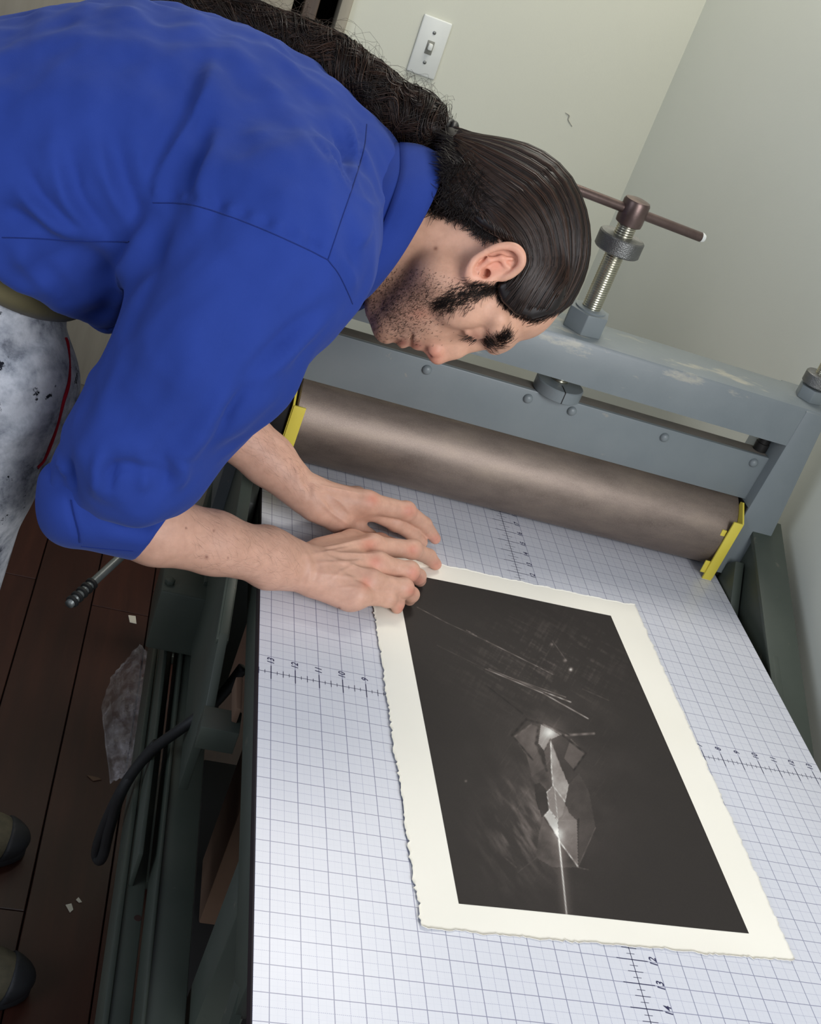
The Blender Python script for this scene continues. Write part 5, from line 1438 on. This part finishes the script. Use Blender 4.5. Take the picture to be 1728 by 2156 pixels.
for k in range(300):      # loose curly flyaways
    j0 = hr.randint(2, m - 22); a_ = hr.rand() * 6.28; L = hr.randint(8, 20); q = np.arange(L); u_ = q / L
    r_ = prd[j0:j0 + L] * (0.9 + (0.2 + 0.55 * hr.rand()) * np.sin(u_ * 3.0)) ; ang = a_ + 1.8 * hr.randn() * u_ + 0.5 * np.sin(u_ * (6 + 5 * hr.rand()) + a_)
    P = pc[j0:j0 + L] + NX[j0:j0 + L] * (np.cos(ang) * r_)[:, None] + NY[j0:j0 + L] * (np.sin(ang) * r_)[:, None]
    PS.add(P, 0.00013, 0.00008, np.clip(0.5 + 0.2 * hr.randn(), 0, 1))
PS.build('ponytail_strands', core)

# ================================================================ small things around the press
def cable(name, pts, r, label):
    o = tube(name, pts, r, M_BLACK, None, 10, 8)
    return tag(o, label, 'cable')
cable('power_cable', [PZ(512, 1405, -0.10), PZ(478, 1450, -0.13), PZ(440, 1490, -0.16), PZ(380, 1535, -0.20), PZ(320, 1580, -0.25), PZ(270, 1640, -0.30), PZ(232, 1710, -0.36), PZ(208, 1770, -0.42), PZ(203, 1800, -0.45), PZ(210, 1812, -0.45), PZ(219, 1795, -0.43), PZ(232, 1740, -0.38), PZ(255, 1670, -0.32), PZ(290, 1612, -0.28), PZ(330, 1565, -0.24)], 0.0065, 'black power cable looping down in front of the green stand rails')
# clear plastic bag tucked under the rail
bag_px = [(322, 1365), (268, 1382), (246, 1470), (252, 1530), (262, 1588), (300, 1560), (330, 1480)]
cb = np.mean([PZ(u, v, -0.45) for u, v in bag_px], 0)
bm = bmesh.new(); bmesh.ops.create_icosphere(bm, subdivisions=5, radius=1.0)
rb = np.random.RandomState(8)
dirs = rb.randn(26, 3); dirs /= np.linalg.norm(dirs, axis=1)[:, None]; offs = rb.uniform(0.72, 0.95, 26)
for v in bm.verts:
    n_ = np.array(v.co); dd = dirs @ n_
    r_ = min(1.0, float(np.min(np.where(dd > 0.05, offs / np.maximum(dd, 1e-3), 9))))
    r_ *= 1 + 0.03 * math.sin(n_[0] * 23 + n_[1] * 17) * math.sin(n_[2] * 19)
    v.co = Vector(cb) + Vector((n_[0] * r_ * 0.05, n_[1] * r_ * 0.15, n_[2] * r_ * 0.06 - 0.02))
t = NT('clear_plastic_film'); v_ = t.coord(); t.col(rgb(205, 200, 204))
w_ = t.n('ShaderNodeTexVoronoi', feature='DISTANCE_TO_EDGE'); w_.inputs['Scale'].default_value = 24; t.L.new(v_, w_.inputs['Vector'])
nz_ = t.noise(30, 5, .7, v_); t.bump(t.math('ADD', w_.outputs[0], t.math('MULTIPLY', nz_, 0.4)), 1.0, 0.012)
al_ = t.ramp(nz_, [(0.42, (0.06, 0.06, 0.06, 1)), (0.62, (0.42, 0.42, 0.42, 1))])
t.p(rough=0.18, alpha=al_)
tag(from_bm('plastic_bag', bm, t.m, None, True, 20), 'crumpled clear plastic bag lying beside the green stand rail', 'plastic bag')
tag(box('cardboard_box', -0.285, -0.16, PZ(470, 1690, -0.3)[1], min(PZ(470, 1560, -0.3)[1], 0.40), BZ - 0.52, BZ - 0.30, M_PLYTAN, None, 0.003), 'brown cardboard box in the dark under the press bed', 'box')
# scraps of paper on the floor
M_SCRAP = mottled('scrap_paper', rgb(206, 200, 184), rgb(220, 214, 198), 30, 0.8)
def scrap(px, label, mat=M_SCRAP, nm='paper_scrap', cat='paper scrap'):
    P = [PZ(u, v, -BZ + 0.0005) for u, v in px]
    V = [(p[0], p[1], 0.0006) for p in P] + [(p[0], p[1], 0.0018) for p in P]; n = len(P)
    Fc = [tuple(range(n))[::-1], tuple(range(n, 2 * n))] + [(i, (i + 1) % n, n + (i + 1) % n, n + i) for i in range(n)]
    return tag(mesh(nm, V, Fc, mat), label, cat)
scrap([(270, 1296), (285, 1298), (287, 1314), (273, 1311)], 'small square cream paper scrap on the dark floor')
scrap([(138, 1906), (150, 1903), (154, 1916), (147, 1922)], 'white torn paper flake on the floor by the rail')
scrap([(160, 1895), (165, 1890), (172, 1900), (166, 1901)], 'tiny white flake beside the torn paper flake')
scrap([(183, 1633), (207, 1638), (214, 1642), (196, 1645)], 'curled tan wood shaving on the floor below the cable', M_PLYTAN, 'wood_shaving', 'shaving')
